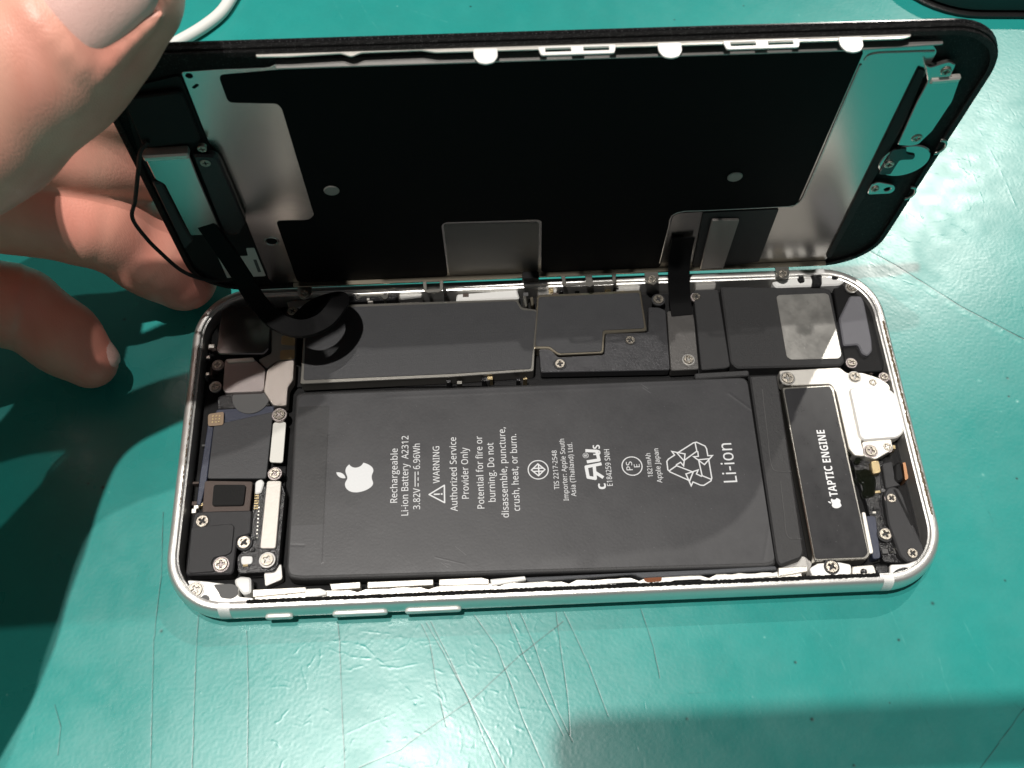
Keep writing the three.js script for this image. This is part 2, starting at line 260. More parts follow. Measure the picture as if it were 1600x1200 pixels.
const PARTS = [
  ['dark_underlay','black_plastic',1.3,1.9,0.1,[[-66.2,-27.74],[-65.15,-30.9],[-54.04,-30.9],[-48.71,-30.9],[-49.93,-11.52],[-49.13,26.05],[-61.6,26.21],[-66.2,24.11],[-66.2,0.12]]],  // black slabs under the parts, covering the floor in the gaps
  ['dark_underlay','black_plastic',1.3,1.9,0.1,[[-52.85,-30.9],[62.72,-30.9],[66.2,-7.9],[66.2,5.98],[66.17,26.28],[55.13,28.8],[47.7,-8.76],[-48.97,-12.19]]],
  ['corner_shelf','white_metal',2.0,5.35,0.15,[[-64.87,27.17],[-61.5,27.55],[-55.86,28.6],[-55.7,30.55],[-53.03,30.89],[-52.97,31.68],[-58.02,31.8],[-61.61,30.97],[-63.51,29.64]]],
  ['corner_shelf','white_metal',2.0,5.3,0.15,[[58.45,29.73],[61.41,29.74],[63.86,29.02],[65.83,27.45],[65.84,28.87],[64.38,30.69],[62.31,31.76],[58.64,31.95],[58.04,31.58]]],
  ['battery','battery',1.4,5.0,0.55,[[-47.27,-9.34],[39.28,-9.14],[38.57,28.76],[37.03,29.17],[-45.08,27.92],[-47.11,27.49],[-47.85,26.29],[-47.97,-8.67]]],
  ['battery_tape','tape',2.2,4.9,0.3,[[39.7,-9.32],[45.09,-9.37],[43.88,26.6],[43.22,27.75],[39.24,28.99],[38.72,28.03]]],
  ['battery_connector_wing','tape',2.2,4.7,0.2,[[29.14,-10.45],[39.83,-10.71],[39.76,-9.43],[29.1,-9.17]]],
  ['shield_can','steel',2.0,4.85,0.1,[[-47.19,-29.1],[-4.52,-28.98],[-3.72,-26.95],[-0.53,-26.2],[-1.52,-17.59],[-2.07,-12.13],[-18.13,-11.54],[-47.28,-11.23],[-47.24,-12.93]]],
  ['graphite_film','graphite',4.9,5.0,0.04,[[-46.87,-28.38],[-4.81,-28.43],[-3.88,-26.25],[-0.82,-25.82],[-1.91,-17.52],[-2.55,-12.64],[-18.11,-12.16],[-46.67,-11.97]]],
  ['shield_can','gold_steel',2.0,4.85,0.1,[[-0.46,-29.73],[20.66,-30.08],[20.92,-20.32],[12.48,-20.09],[11.83,-15.56],[2.89,-15.51],[1.22,-17.04],[-1.67,-17.16]]],
  ['graphite_film','graphite',4.9,5.0,0.04,[[-0.11,-29.15],[20.31,-29.37],[20.45,-20.85],[12.14,-20.76],[11.47,-15.93],[3.03,-15.85],[1.37,-17.53],[-1.52,-17.65]]],
  ['board_cover','dark_steel',2.5,4.6,0.12,[[-0.78,-17.27],[1.49,-17.17],[2.88,-15.22],[11.97,-15.41],[12.64,-20.23],[21.19,-20.17],[21.82,-26.02],[24.01,-25.93],[25.22,-25.12],[24.51,-11.42],[-0.71,-11.93]]],
  ['connector_bracket','dark_steel2',2.5,4.8,0.12,[[25.41,-24.83],[30.47,-24.92],[30.67,-22.49],[30.1,-11.21],[24.58,-11.16]]],
  ['flex_cover','black_matte',2.2,4.5,0.15,[[31.41,-29.85],[36.51,-29.79],[36.39,-11.83],[35.45,-11.44],[30.65,-11.21]]],
  ['speaker_module','speaker',1.6,5.0,0.3,[[37.01,-30.22],[58.05,-29.01],[59.27,-28.49],[58.79,-11.59],[57.87,-10.77],[37.56,-11.06],[36.5,-12.4]]],
  ['speaker_plate','mirror_plate',5.0,5.12,0.03,[[47.86,-27.04],[48.46,-27.48],[58.0,-27.53],[58.56,-27.05],[58.4,-12.98],[57.63,-12.29],[48.32,-12.4],[47.56,-13.16]]],
  ['corner_cover','grey_plastic',2.0,4.9,0.25,[[62.9,-26.85],[65.24,-26.75],[65.47,-25.36],[65.16,-16.48],[64.74,-13.86],[63.61,-12.74],[62.6,-13.37],[62.26,-15.43],[59.3,-15.26],[59.66,-21.64]]],
  ['corner_base','black_plastic',1.4,4.0,0.2,[[60.25,-29.43],[63.18,-30.88],[65.75,-30.45],[66.64,-28.38],[67.78,-21.4],[67.15,-12.53],[66.28,-9.68],[61.21,-9.61],[59.05,-11.43]]],
  ['port_bracket','bright_metal',2.2,4.7,0.12,[[45.67,-10.31],[57.66,-10.52],[58.78,-9.18],[61.8,-9.2],[64.67,-7.93],[66.17,-6.74],[66.67,-5.59],[58.51,5.53],[58.72,8.57],[56.72,8.35],[55.96,6.74],[55.87,-5.21],[55.2,-6.93],[47.97,-6.95],[45.79,-7.33]]],
  ['port_plate','white_metal',3.0,5.2,0.25,[[58.37,-5.4],[59.32,-5.78],[66.44,-5.33],[67.92,-1.39],[66.76,4.26],[65.32,5.26],[58.96,5.52],[58.28,4.69]]],
  ['port_tab','bright_metal',3.0,4.8,0.12,[[58.59,5.58],[64.26,5.16],[64.25,7.41],[60.45,9.34],[58.44,8.6]]],
  ['haptic_motor','steel',1.6,4.8,0.18,[[45.51,-6.58],[55.14,-6.73],[55.59,-5.87],[55.6,27.78],[54.77,28.46],[45.41,28.41]]],
  ['haptic_label','taptic',4.85,4.92,0.03,[[45.9,-6.08],[54.77,-6.26],[55.07,-5.27],[55.2,27.33],[54.48,28.01],[45.68,27.99]]],
  ['corner_bracket','black_plastic2',2.0,5.0,0.25,[[60.43,16.34],[61.29,15.12],[62.55,14.79],[63.58,15.47],[63.94,17.0],[64.33,21.48],[65.45,27.09],[64.89,28.49],[63.51,29.5],[61.82,29.42],[60.75,28.08],[60.01,22.03]]],
  ['microphone_block','black_plastic',2.0,4.8,0.3,[[63.86,10.27],[65.13,9.93],[64.94,13.41],[63.71,14.12],[63.17,13.33]]],
  ['copper_strip','copper',2.0,4.7,0.06,[[65.38,10.03],[65.98,10.06],[65.81,13.4],[65.02,13.75]]],
  ['flex_tail','black_plastic2',1.8,4.4,0.15,[[61.64,9.99],[63.66,9.56],[63.47,13.69],[64.24,14.48],[61.25,15.12]]],
  ['gold_contact','gold',2.5,4.6,0.1,[[59.53,9.47],[61.1,9.41],[61.05,11.87],[59.43,12.19]]],
  ['port_flex','black_gloss',1.6,3.4,0.1,[[56.46,8.54],[62.41,9.06],[61.61,19.26],[61.77,29.0],[58.17,28.61],[57.4,16.82]]],
  ['navy_flex','navy',1.8,3.8,0.1,[[56.63,19.94],[58.49,20.02],[57.71,28.01],[56.29,28.18]]],
  ['contact_rail','bright_metal',1.8,4.2,0.08,[[55.93,19.32],[56.63,19.36],[56.5,27.14],[55.65,27.34]]],
  ['camera_module','dark_mirror',1.6,5.0,0.2,[[-63.88,-30.02],[-54.36,-29.46],[-53.76,-24.31],[-53.81,-19.3],[-54.73,-18.18],[-63.62,-18.55],[-64.22,-19.74],[-64.07,-20.76]]],
  ['camera_bracket','rose_steel',2.5,4.6,0.12,[[-62.37,-17.43],[-56.76,-17.48],[-54.22,-14.93],[-54.16,-10.54],[-54.62,-10.0],[-61.48,-10.02],[-62.16,-10.74]]],
  ['bracket_lip','bright_metal',4.4,4.9,0.1,[[-62.17,-17.39],[-56.71,-17.59],[-56.39,-16.72],[-61.6,-16.51]]],
  ['antenna_bracket','rose_steel2',2.5,4.8,0.12,[[-53.91,-14.66],[-52.04,-16.44],[-48.7,-16.73],[-48.69,-12.17],[-49.59,-10.66],[-49.6,-6.63],[-52.16,-6.74],[-54.2,-9.88]]],
  ['antenna_ground','grey_steel',2.2,4.3,0.1,[[-53.8,-24.59],[-51.87,-26.31],[-49.07,-26.49],[-48.68,-17.02],[-52.29,-16.88],[-54.18,-15.24],[-55.94,-17.33],[-53.41,-18.67]]],
  ['gold_pad','gold',4.3,4.45,0.02,[[-51.61,-22.62],[-48.93,-22.21],[-48.82,-20.14],[-51.61,-20.55]]],
  ['gold_pad','gold',4.3,4.45,0.02,[[-51.66,-19.24],[-48.77,-19.26],[-48.78,-17.08],[-51.65,-17.06]]],
  ['earpiece_disc_plate','black_gloss',2.0,3.6,0.1,[[-61.86,-10.28],[-54.73,-10.4],[-52.81,-7.39],[-63.04,-7.0],[-63.3,-9.78]]],
  ['antenna_flex','black_film',2.0,3.9,0.12,[[-63.39,-3.59],[-61.37,-4.04],[-52.29,-5.97],[-52.34,-2.98],[-52.68,7.94],[-63.55,7.47]]],
  ['antenna_flex_edge','navy',1.6,3.5,0.12,[[-64.63,-4.11],[-63.56,-4.33],[-63.32,-7.06],[-52.34,-7.42],[-52.24,-5.9],[-61.58,-3.98],[-63.51,-3.79],[-63.74,7.81],[-64.44,12.59],[-65.17,12.31],[-65.07,6.21]]],
  ['contact_pad','brown_gold',3.95,4.1,0.02,[[-64.64,-5.85],[-61.64,-6.27],[-61.51,-3.41],[-64.39,-3.26]]],
  ['label_strip','label_white',3.6,4.0,0.05,[[-52.12,-3.6],[-49.69,-3.63],[-49.79,4.88],[-52.29,4.64]]],
  ['bracket_strip','bright_metal2',2.5,4.6,0.12,[[-52.37,8.64],[-49.67,8.76],[-49.89,21.82],[-52.74,21.7]]],
  ['flex_frame','brown',1.8,3.7,0.1,[[-64.04,7.75],[-55.18,8.26],[-55.31,14.31],[-63.89,14.19]]],
  ['foam_pad','foam',3.75,4.3,0.1,[[-62.15,8.85],[-56.27,9.11],[-56.42,13.13],[-62.11,13.01]]],
  ['speaker_bracket','black_plastic2',1.8,4.6,0.22,[[-65.02,14.37],[-63.66,14.18],[-54.65,14.32],[-54.54,18.86],[-56.88,19.48],[-57.06,25.64],[-57.46,26.21],[-65.07,26.11],[-65.45,25.63],[-65.4,18.51]]],
  ['bracket_step','black_plastic2',4.6,4.9,0.1,[[-65.22,17.29],[-58.17,16.87],[-57.56,17.38],[-57.61,22.19],[-58.35,22.75],[-60.69,23.12],[-61.04,24.17],[-60.22,25.72],[-64.9,25.87]]],
  ['board_edge','black_gloss',1.8,3.9,0.12,[[-54.77,13.17],[-53.76,9.43],[-49.82,8.58],[-48.97,10.91],[-49.31,24.34],[-50.12,25.83],[-56.4,26.03],[-56.89,22.83],[-54.79,20.52]]],
  ['white_chip','white_plastic',3.9,4.3,0.05,[[-56.0,22.88],[-53.96,22.97],[-53.96,24.39],[-55.88,24.42]]],
  ['white_dot','white_plastic',3.9,4.4,0.2,[[-54.53,8.59],[-53.51,8.12],[-52.87,8.79],[-53.31,10.93],[-54.46,11.13]]],
  ['white_block','white_plastic',2.0,4.8,0.3,[[-56.77,27.23],[-55.69,26.7],[-53.88,27.01],[-53.67,29.78],[-54.98,30.07],[-56.46,28.29]]],
  ['grey_patch','grey_flat',5.35,5.4,0.02,[[-60.21,28.2],[-56.99,28.22],[-55.84,28.73],[-55.71,30.33],[-56.76,30.97],[-58.66,30.66],[-59.07,29.73]]],
  ['side_rail','bright_metal',2.0,4.9,0.12,[[-53.36,29.26],[-44.14,29.2],[-44.1,30.12],[-53.26,30.63]]],
  ['side_rail','white_plastic',2.0,5.1,0.12,[[-44.31,29.6],[-41.64,29.6],[-40.51,30.11],[-40.48,30.79],[-44.22,31.31]]],
  ['side_rail','bright_metal',2.0,4.7,0.12,[[-40.07,28.74],[-34.71,28.62],[-34.68,29.78],[-39.69,29.9]]],
  ['side_rail','bright_metal',2.0,4.7,0.12,[[-33.48,28.68],[-21.95,28.72],[-21.96,29.76],[-33.46,29.83]]],
  ['side_rail','bright_metal',2.0,4.7,0.12,[[-20.94,28.76],[-13.53,28.73],[-12.19,29.14],[-12.22,30.06],[-20.95,29.92]]],
  ['clip_spring','steel',2.0,5.0,0.06,[[-38.49,31.08],[-37.62,30.77],[-36.61,31.04],[-32.51,31.11],[-31.85,30.57],[-31.17,31.17],[-25.84,31.17],[-25.17,30.51],[-24.51,31.0],[-20.5,30.83],[-19.71,30.41],[-18.94,30.9],[-17.15,30.86],[-17.16,31.32],[-38.03,31.55]]],
  ['side_rail','white_plastic',2.0,4.8,0.12,[[-11.97,29.18],[-5.88,28.87],[-5.69,29.57],[-11.78,30.35]]],
  ['grey_rail','grey_rail',2.0,4.9,0.15,[[-5.9,29.13],[14.39,29.08],[25.71,29.11],[38.45,28.96],[38.56,29.67],[25.6,29.92],[14.62,30.14],[13.23,29.38],[-5.27,29.97]]],
  ['clip_spring','white_plastic',2.0,4.6,0.08,[[-5.95,30.19],[-2.57,29.99],[-1.93,30.6],[8.07,30.69],[9.8,30.18],[12.07,30.05],[13.37,30.57],[14.77,31.21],[18.49,31.14],[21.06,30.44],[24.01,30.34],[25.52,30.87],[34.62,30.57],[36.93,30.32],[38.7,29.93],[38.56,30.74],[25.46,31.33],[-5.99,31.11]]],
  ['rust_patch','copper_rust',2.0,4.75,0.05,[[14.79,29.75],[18.19,29.67],[18.06,30.82],[15.34,30.93]]],
  ['side_rail','bright_metal',2.0,4.6,0.12,[[38.93,29.23],[44.19,29.11],[44.0,30.16],[38.65,30.86]]],
  ['corner_plate','white_metal',2.0,4.9,0.12,[[44.24,29.68],[45.99,28.82],[49.66,28.74],[51.83,29.31],[51.45,31.16],[44.62,31.33]]],
  ['corner_plate','bright_metal',2.0,5.0,0.12,[[51.83,29.69],[55.74,29.51],[55.94,31.27],[51.5,31.31]]],
  ['black_blob','black_gloss',3.0,5.15,0.3,[[55.57,29.55],[58.31,29.55],[58.23,30.96],[57.04,31.72],[55.66,31.31]]],
  ['black_blob','black_gloss',3.0,5.35,0.25,[[59.4,30.49],[60.86,30.08],[61.94,30.36],[61.75,31.17],[60.77,31.48],[60.18,31.11],[58.45,31.73],[58.33,31.26]]],
  ['black_blob','black_gloss',3.0,5.15,0.2,[[53.13,30.38],[53.65,30.06],[54.39,30.32],[54.33,31.14],[52.98,31.08]]],
  ['silver_floor','grey_steel',1.5,3.0,0.1,[[39.48,28.13],[44.35,26.68],[45.69,28.17],[44.75,29.55],[39.2,29.78]]],
  ['silver_floor','grey_steel',1.5,3.2,0.1,[[-52.07,25.76],[-49.0,24.12],[-48.6,27.08],[-51.66,28.34]]],
  ['far_ledge','white_plastic',2.0,4.6,0.3,[[-16.65,-30.89],[-4.4,-31.46],[-3.99,-29.27],[-16.95,-29.05]]],
  ['far_ledge','alu',2.0,4.4,0.3,[[-43.8,-32.33],[-39.91,-32.17],[-39.83,-30.0],[-42.79,-29.82]]],
  ['far_ledge','alu',2.0,4.4,0.2,[[-28.61,-32.15],[-23.67,-32.41],[-23.68,-30.55],[-28.34,-30.13]]],
  ['far_ledge','alu',2.0,4.2,0.2,[[-0.46,-31.87],[3.99,-31.84],[3.62,-30.14],[-0.3,-30.0]]],
  ['far_ledge','alu',2.0,4.2,0.2,[[15.79,-31.81],[21.07,-32.06],[20.6,-30.04],[15.62,-29.94]]],
  ['far_ledge','grey_steel',2.0,4.4,0.2,[[32.14,-32.4],[36.54,-31.74],[36.02,-29.88],[31.8,-29.75]]],
  ['far_ledge','grey_steel',2.0,4.6,0.3,[[-51.05,-30.65],[-44.36,-30.99],[-43.53,-29.72],[-46.85,-29.25],[-50.39,-28.18]]],
  ['far_ledge','white_plastic',2.0,5.2,0.3,[[47.54,-30.73],[52.14,-31.48],[62.14,-31.37],[62.74,-30.4],[61.22,-29.37],[48.09,-29.3]]],
  ['button_flex','black_gloss',2.0,4.6,0.2,[[-39.72,-31.41],[-38.2,-32.43],[-29.9,-32.54],[-28.59,-31.55],[-29.09,-30.03],[-39.16,-29.84]]],
  ['button_spring','steel',3.0,5.0,0.06,[[-37.48,-31.67],[-36.55,-30.86],[-36.06,-31.61],[-31.92,-31.74],[-31.13,-30.78],[-30.37,-31.83],[-30.61,-30.14],[-31.38,-29.87],[-32.16,-30.82],[-35.78,-30.82],[-36.79,-30.1]]],
  ['board_clip','steel',2.0,5.0,0.1,[[-3.33,-29.6],[-2.68,-29.57],[-2.55,-27.11],[-3.08,-26.83]]],
  ['board_clip','gold_steel',2.0,5.0,0.1,[[-1.92,-29.23],[-1.27,-29.36],[-1.25,-27.36],[-1.78,-27.08]]],
  ['black_blob','black_gloss',3.0,5.5,0.3,[[53.06,-31.87],[53.79,-32.31],[54.39,-31.97],[54.21,-30.25],[53.12,-29.98],[52.73,-30.78]]],
  ['black_blob','black_gloss',3.0,5.7,0.3,[[55.52,-31.94],[56.54,-33.16],[58.05,-32.78],[57.48,-29.04],[55.24,-28.97],[55.81,-30.67]]],
  ['black_blob','black_gloss',3.0,5.6,0.3,[[59.94,-32.14],[60.55,-32.59],[61.7,-32.38],[61.49,-30.65],[59.76,-30.57]]],
  ['resin_blob','resin',2.0,3.9,0.4,[[56.66,10.99],[58.31,10.54],[59.9,11.0],[60.18,13.07],[59.3,16.09],[57.31,16.51],[56.98,15.23],[57.6,13.99],[56.69,13.18]]],
  ['corner_dot','grey_flat',5.35,5.42,0.02,[[-62.08,30.52],[-61.79,30.07],[-61.25,29.98],[-60.66,30.35],[-60.5,30.92],[-61.02,31.24],[-61.69,31.1]]],
];
const UNDER = { graphite_film: 'shield_can', speaker_plate: 'speaker_module', haptic_label: 'haptic_motor', bracket_step: 'speaker_bracket', gold_pad: 'antenna_ground', bracket_lip: 'camera_bracket', contact_pad: 'antenna_flex_edge', foam_pad: 'flex_frame', battery_tape: 'battery', white_chip: 'board_edge', rust_patch: 'grey_rail', corner_dot: 'corner_shelf', grey_patch: 'corner_shelf' };
const last = {};
for (const [name, mat, y0, y1, b, pts] of PARTS) {
  const r = name === 'battery' ? 1.6 : name === 'speaker_plate' ? 1.3 : name === 'port_plate' ? 1.4 : name === 'black_blob' ? 0.8 : name === 'side_rail' || name === 'clip_spring' ? 0.12 : 0.5;
  const m = mat === 'battery' || mat === 'taptic' ? M.tape : M[mat];
  if (!m) throw new Error('material ' + mat);
  const up = UNDER[name] === 'corner_shelf' ? last.first_shelf : last[UNDER[name]];
  const o = mesh(name, slab(pts, y0, y1, b, r, [], b > 0.4 ? 5 : 1), m, up ?? phone);
  last[name] = o; if (name === 'corner_shelf' && !last.first_shelf) last.first_shelf = o;
}
// thin bright lip that runs behind the near rails, with a ragged edge
{
  const top = [], low = []; for (let k = 0; k <= 70; k++) { const x = -53 + k * 1.37; top.push([x, 29.9 + R(-0.12, 0.12) + (k % 9 === 4 ? 0.5 : 0)]); low.push([x, 31.0 + R(-0.1, 0.1)]); }
  mesh('inner_lip', slab([...top, ...low.reverse()], 2.2, 4.35, 0.05, 0.05), M.bright_metal, phone);
}
// cross-head screws
const screwGeo = {};
function screwGeometry(r) {
  const k = r.toFixed(2); if (screwGeo[k]) return screwGeo[k];
  const a = r * 0.16, l = r * 0.58, c = [[a, a], [l, a * 0.7], [l, -a * 0.7], [a, -a], [a * 0.7, -l], [-a * 0.7, -l], [-a, -a], [-l, -a * 0.7], [-l, a * 0.7], [-a, a], [-a * 0.7, l], [a * 0.7, l]];
  const s = toShape(disc(0, 0, r, 28)); s.holes.push(new THREE.Path(c.map(([x, y]) => new THREE.Vector2(x, y))));
  const head = extrude(s, -0.35, 0, 0.09, 1), base = new THREE.CylinderGeometry(r * 0.9, r * 0.9, 0.5, 24).rotateX(Math.PI / 2).translate(0, 0, -0.55).toNonIndexed();
  return screwGeo[k] = metres(mergeGeometries([head, base]).rotateX(-Math.PI / 2));
}
for (const [x, z, h, r] of [[3.13,-13.54,5.0,0.98],[17.4,-18.37,4.9,0.93],[28.32,-13.41,5.1,0.98],[24.03,-27.67,5.0,1.07],[31.81,-28.15,4.7,0.84],[47.05,-8.52,5.0,1.21],[60.13,-8.25,5.0,1.02],[63.43,-6.94,4.8,0.74],[59.88,7.62,5.1,1.07],[63.24,6.88,4.9,0.79],[63.65,-28.86,5.1,0.98],[60.43,-11.78,4.3,0.84],[61.59,17.23,5.2,0.88],[63.04,27.77,5.2,0.93],[59.37,23.72,4.4,1.12],[48.26,29.6,5.2,1.12],[65.89,-8.06,4.9,0.74],[-63.71,-16.59,4.4,0.88],[-63.77,-11.76,4.4,0.88],[-50.91,-4.81,5.0,1.12],[-51.02,7.25,4.8,1.02],[-51.3,23.85,4.8,1.16],[-63.39,16.15,4.9,1.16],[-55.65,20.41,4.7,1.16],[-59.28,24.43,5.1,1.16],[-63.14,29.08,5.7,1.21],[-49.71,-28.18,4.8,1.02]]) {
  const m = mesh('screw', screwGeometry(r), M.screw, phone); m.position.set(x * MM, h * MM, z * MM); m.rotation.set(R(-0.05, 0.05), R(0, 6), R(-0.05, 0.05));
  const c = slab(disc(0, 0, r + 0.32, 24), -0.85, -0.28, 0.06, 0); const w = mesh('screw_seat', c, [M.grey_steel, M.black_plastic2, M.rose_steel][Math.floor(rnd() * 3)], phone); w.position.copy(m.position);
}
for (let i = 0; i < 9; i++) mesh('contact_dot', slab(disc(-63.0 + (i % 3) * 0.62 - 0.6, -4.75 + Math.floor(i / 3) * 0.62 - 0.6, 0.2, 10), 4.1, 4.2, 0.03, 0), M.gold, last.antenna_flex_edge);
for (const [ox, oz, nx2, nz2] of [[62.9, 17.2, 2, 3], [61.6, 24.4, 2, 4], [-53.6, 13.6, 1, 9]]) for (let a = 0; a < nx2; a++) for (let b = 0; b < nz2; b++) mesh('solder_dot', slab(disc(ox + a * 0.75, oz + b * 0.72, 0.17, 8), 3.35, oz < 14 ? 3.96 : 3.46, 0.03, 0), M.bright_metal, phone);
for (let k = 0; k < 7; k++) mesh('gold_print', slab([[-54.55, 10.6 + k * 0.5], [-53.75, 10.6 + k * 0.5], [-53.75, 10.9 + k * 0.5], [-54.55, 10.9 + k * 0.5]], 3.88, 3.94, 0.01, 0.05), M.gold, last.board_edge);
for (let k = 0; k < 26; k++) { const x = R(53.5, 58), z = R(7.5, 13.5); mesh('resin_bead', metres(new THREE.SphereGeometry(R(0.25, 0.6), 8, 6).scale(1, 0.6, 1).translate(x, 3.75, z)), M.resin, last.resin_blob); }
mesh('bracket_slot', slab([[62.3, 15.5], [62.8, 15.5], [64.5, 22.5], [64.0, 22.6]], 5.0, 5.04, 0.01, 0.1), M.black_plastic, last.corner_bracket);
mesh('earpiece_disc', slab(disc(-56.8, -9.4, 3.6, 32), 3.6, 3.75, 0.05, 0), M.grey_flat, phone);
const bits = [M.bright_metal, M.gold, M.grey_flat, M.black_gloss, M.brown, M.steel];
for (const [xa, xb, za, zb, h, n] of [[-66.3, -64.6, -22, -12, 3.2, 9], [-66.2, -64.2, 0, 14, 3.0, 12], [-57.5, -50.5, 17.5, 24.5, 4.0, 12], [62.5, 66, -12, -6, 3.4, 9], [60, 65.6, 2, 8, 3.3, 10], [58.2, 61.5, 14, 27, 3.5, 14], [-44, 20, -31, -29.8, 4.2, 22], [-20, 0, -11.4, -10.4, 4.0, 7]])
  for (let k = 0; k < n; k++) { const x = R(xa, xb), z = R(za, zb), a = R(0.25, 0.6), b = R(0.2, 0.45); mesh('board_component', slab([[x - a, z - b], [x + a, z - b], [x + a, z + b], [x - a, z + b]], 1.8, h + R(0, 0.5), 0.06, 0.05), bits[Math.floor(rnd() * 6)], phone); }
// adhesive left on the rim: black along the near side, beige on the others
function along(x0, z0, x1, z1, nx, nz, n) { return Array.from({ length: n }, (_, i) => { const t = i / (n - 1); return [x0 + (x1 - x0) * t, -(z0 + (z1 - z0) * t), nx, -nz]; }); }
function residue(name, path, in0, in1, y, mat, amp) {
  mesh(name, sweepRing(path, [[in0, y - 0.25], [in0 + 0.08, y + 0.08], [in1 - 0.08, y + 0.1], [in1, y - 0.25]], false, (i, j) => [(hash(i, j, 31) - 0.5) * amp, j % 3 ? (hash(i, j, 32) - 0.5) * 0.08 : 0]), mat, phone);
}
residue('adhesive_residue', along(-54, 33.65, 56, 33.65, 0, 1, 420), 1.5, 2.3, 6.03, M.residue_black, 0.2);
residue('adhesive_residue', along(69.2, -20, 69.2, 21, 1, 0, 160), 1.15, 1.6, 6.03, M.residue_beige, 0.3);
residue('adhesive_residue', along(-69.2, 14, -69.2, -20, -1, 0, 130), 1.75, 2.0, 5.95, M.residue_beige, 0.25);

// printed battery label; its wrap waves gently, with creases near the ends
const wrapTex = dataTex(1024, (x, y) => {
  const u = x / 1024, v = y / 1024; let h = 0.5 + 0.5 * (vnoise(u * 7, v * 3.2, 4096, 61) - 0.5) + 0.16 * (vnoise(u * 22, v * 10, 4096, 62) - 0.5) + 0.035 * (vnoise(u * 300, v * 130, 4096, 63) - 0.5);
  for (const [a, b, c, d, w, k] of [[0.0, 0.19, 0.03, 0.185, 0.003, -0.12], [0.97, 0.02, 0.995, 0.2, 0.004, -0.2], [0.955, 0.9, 1, 0.8, 0.004, 0.2], [0.0715, 0.1, 0.0715, 0.75, 0.002, 0.15], [0.3, 0.1, 0.36, 0.06, 0.002, 0.06], [0.2, 0.955, 0.9, 0.965, 0.004, 0.08]]) {
    const L = (c - a) ** 2 + (d - b) ** 2, t = Math.max(0, Math.min(1, ((u - a) * (c - a) + (v - b) * (d - b)) / L)), e = Math.hypot(u - a - (c - a) * t, (v - b - (d - b) * t) * 0.44) / w; h += k * Math.exp(-e * e);
  }
  return h;
});
const CANV = (w, h, bg) => { const c = document.createElement('canvas'); c.width = w; c.height = h; const x = c.getContext('2d'); if (bg) { x.fillStyle = bg; x.fillRect(0, 0, w, h); } return [c, x]; };
function canvasTex(c) { const t = new THREE.CanvasTexture(c); t.colorSpace = THREE.SRGBColorSpace; return t; }
function fruit(x, s) {                                             // fruit emblem, upright, s = height
  x.save(); x.scale(s / 100, s / 100); x.beginPath();
  x.moveTo(0, -24); x.bezierCurveTo(10, -24, 16, -31, 27, -31); x.bezierCurveTo(36, -31, 44, -26, 49, -19); x.bezierCurveTo(30, -8, 33, 20, 53, 27); x.bezierCurveTo(48, 44, 37, 61, 24, 61); x.bezierCurveTo(15, 61, 12, 56, 1, 56);
  x.bezierCurveTo(-10, 56, -14, 61, -22, 61); x.bezierCurveTo(-38, 61, -52, 30, -52, 8); x.bezierCurveTo(-52, -18, -36, -31, -21, -31); x.bezierCurveTo(-12, -31, -7, -24, 0, -24); x.fill();
  x.beginPath(); x.moveTo(0, -30); x.bezierCurveTo(-2, -46, 8, -58, 22, -61); x.bezierCurveTo(24, -46, 14, -31, 0, -30); x.fill(); x.restore();
}
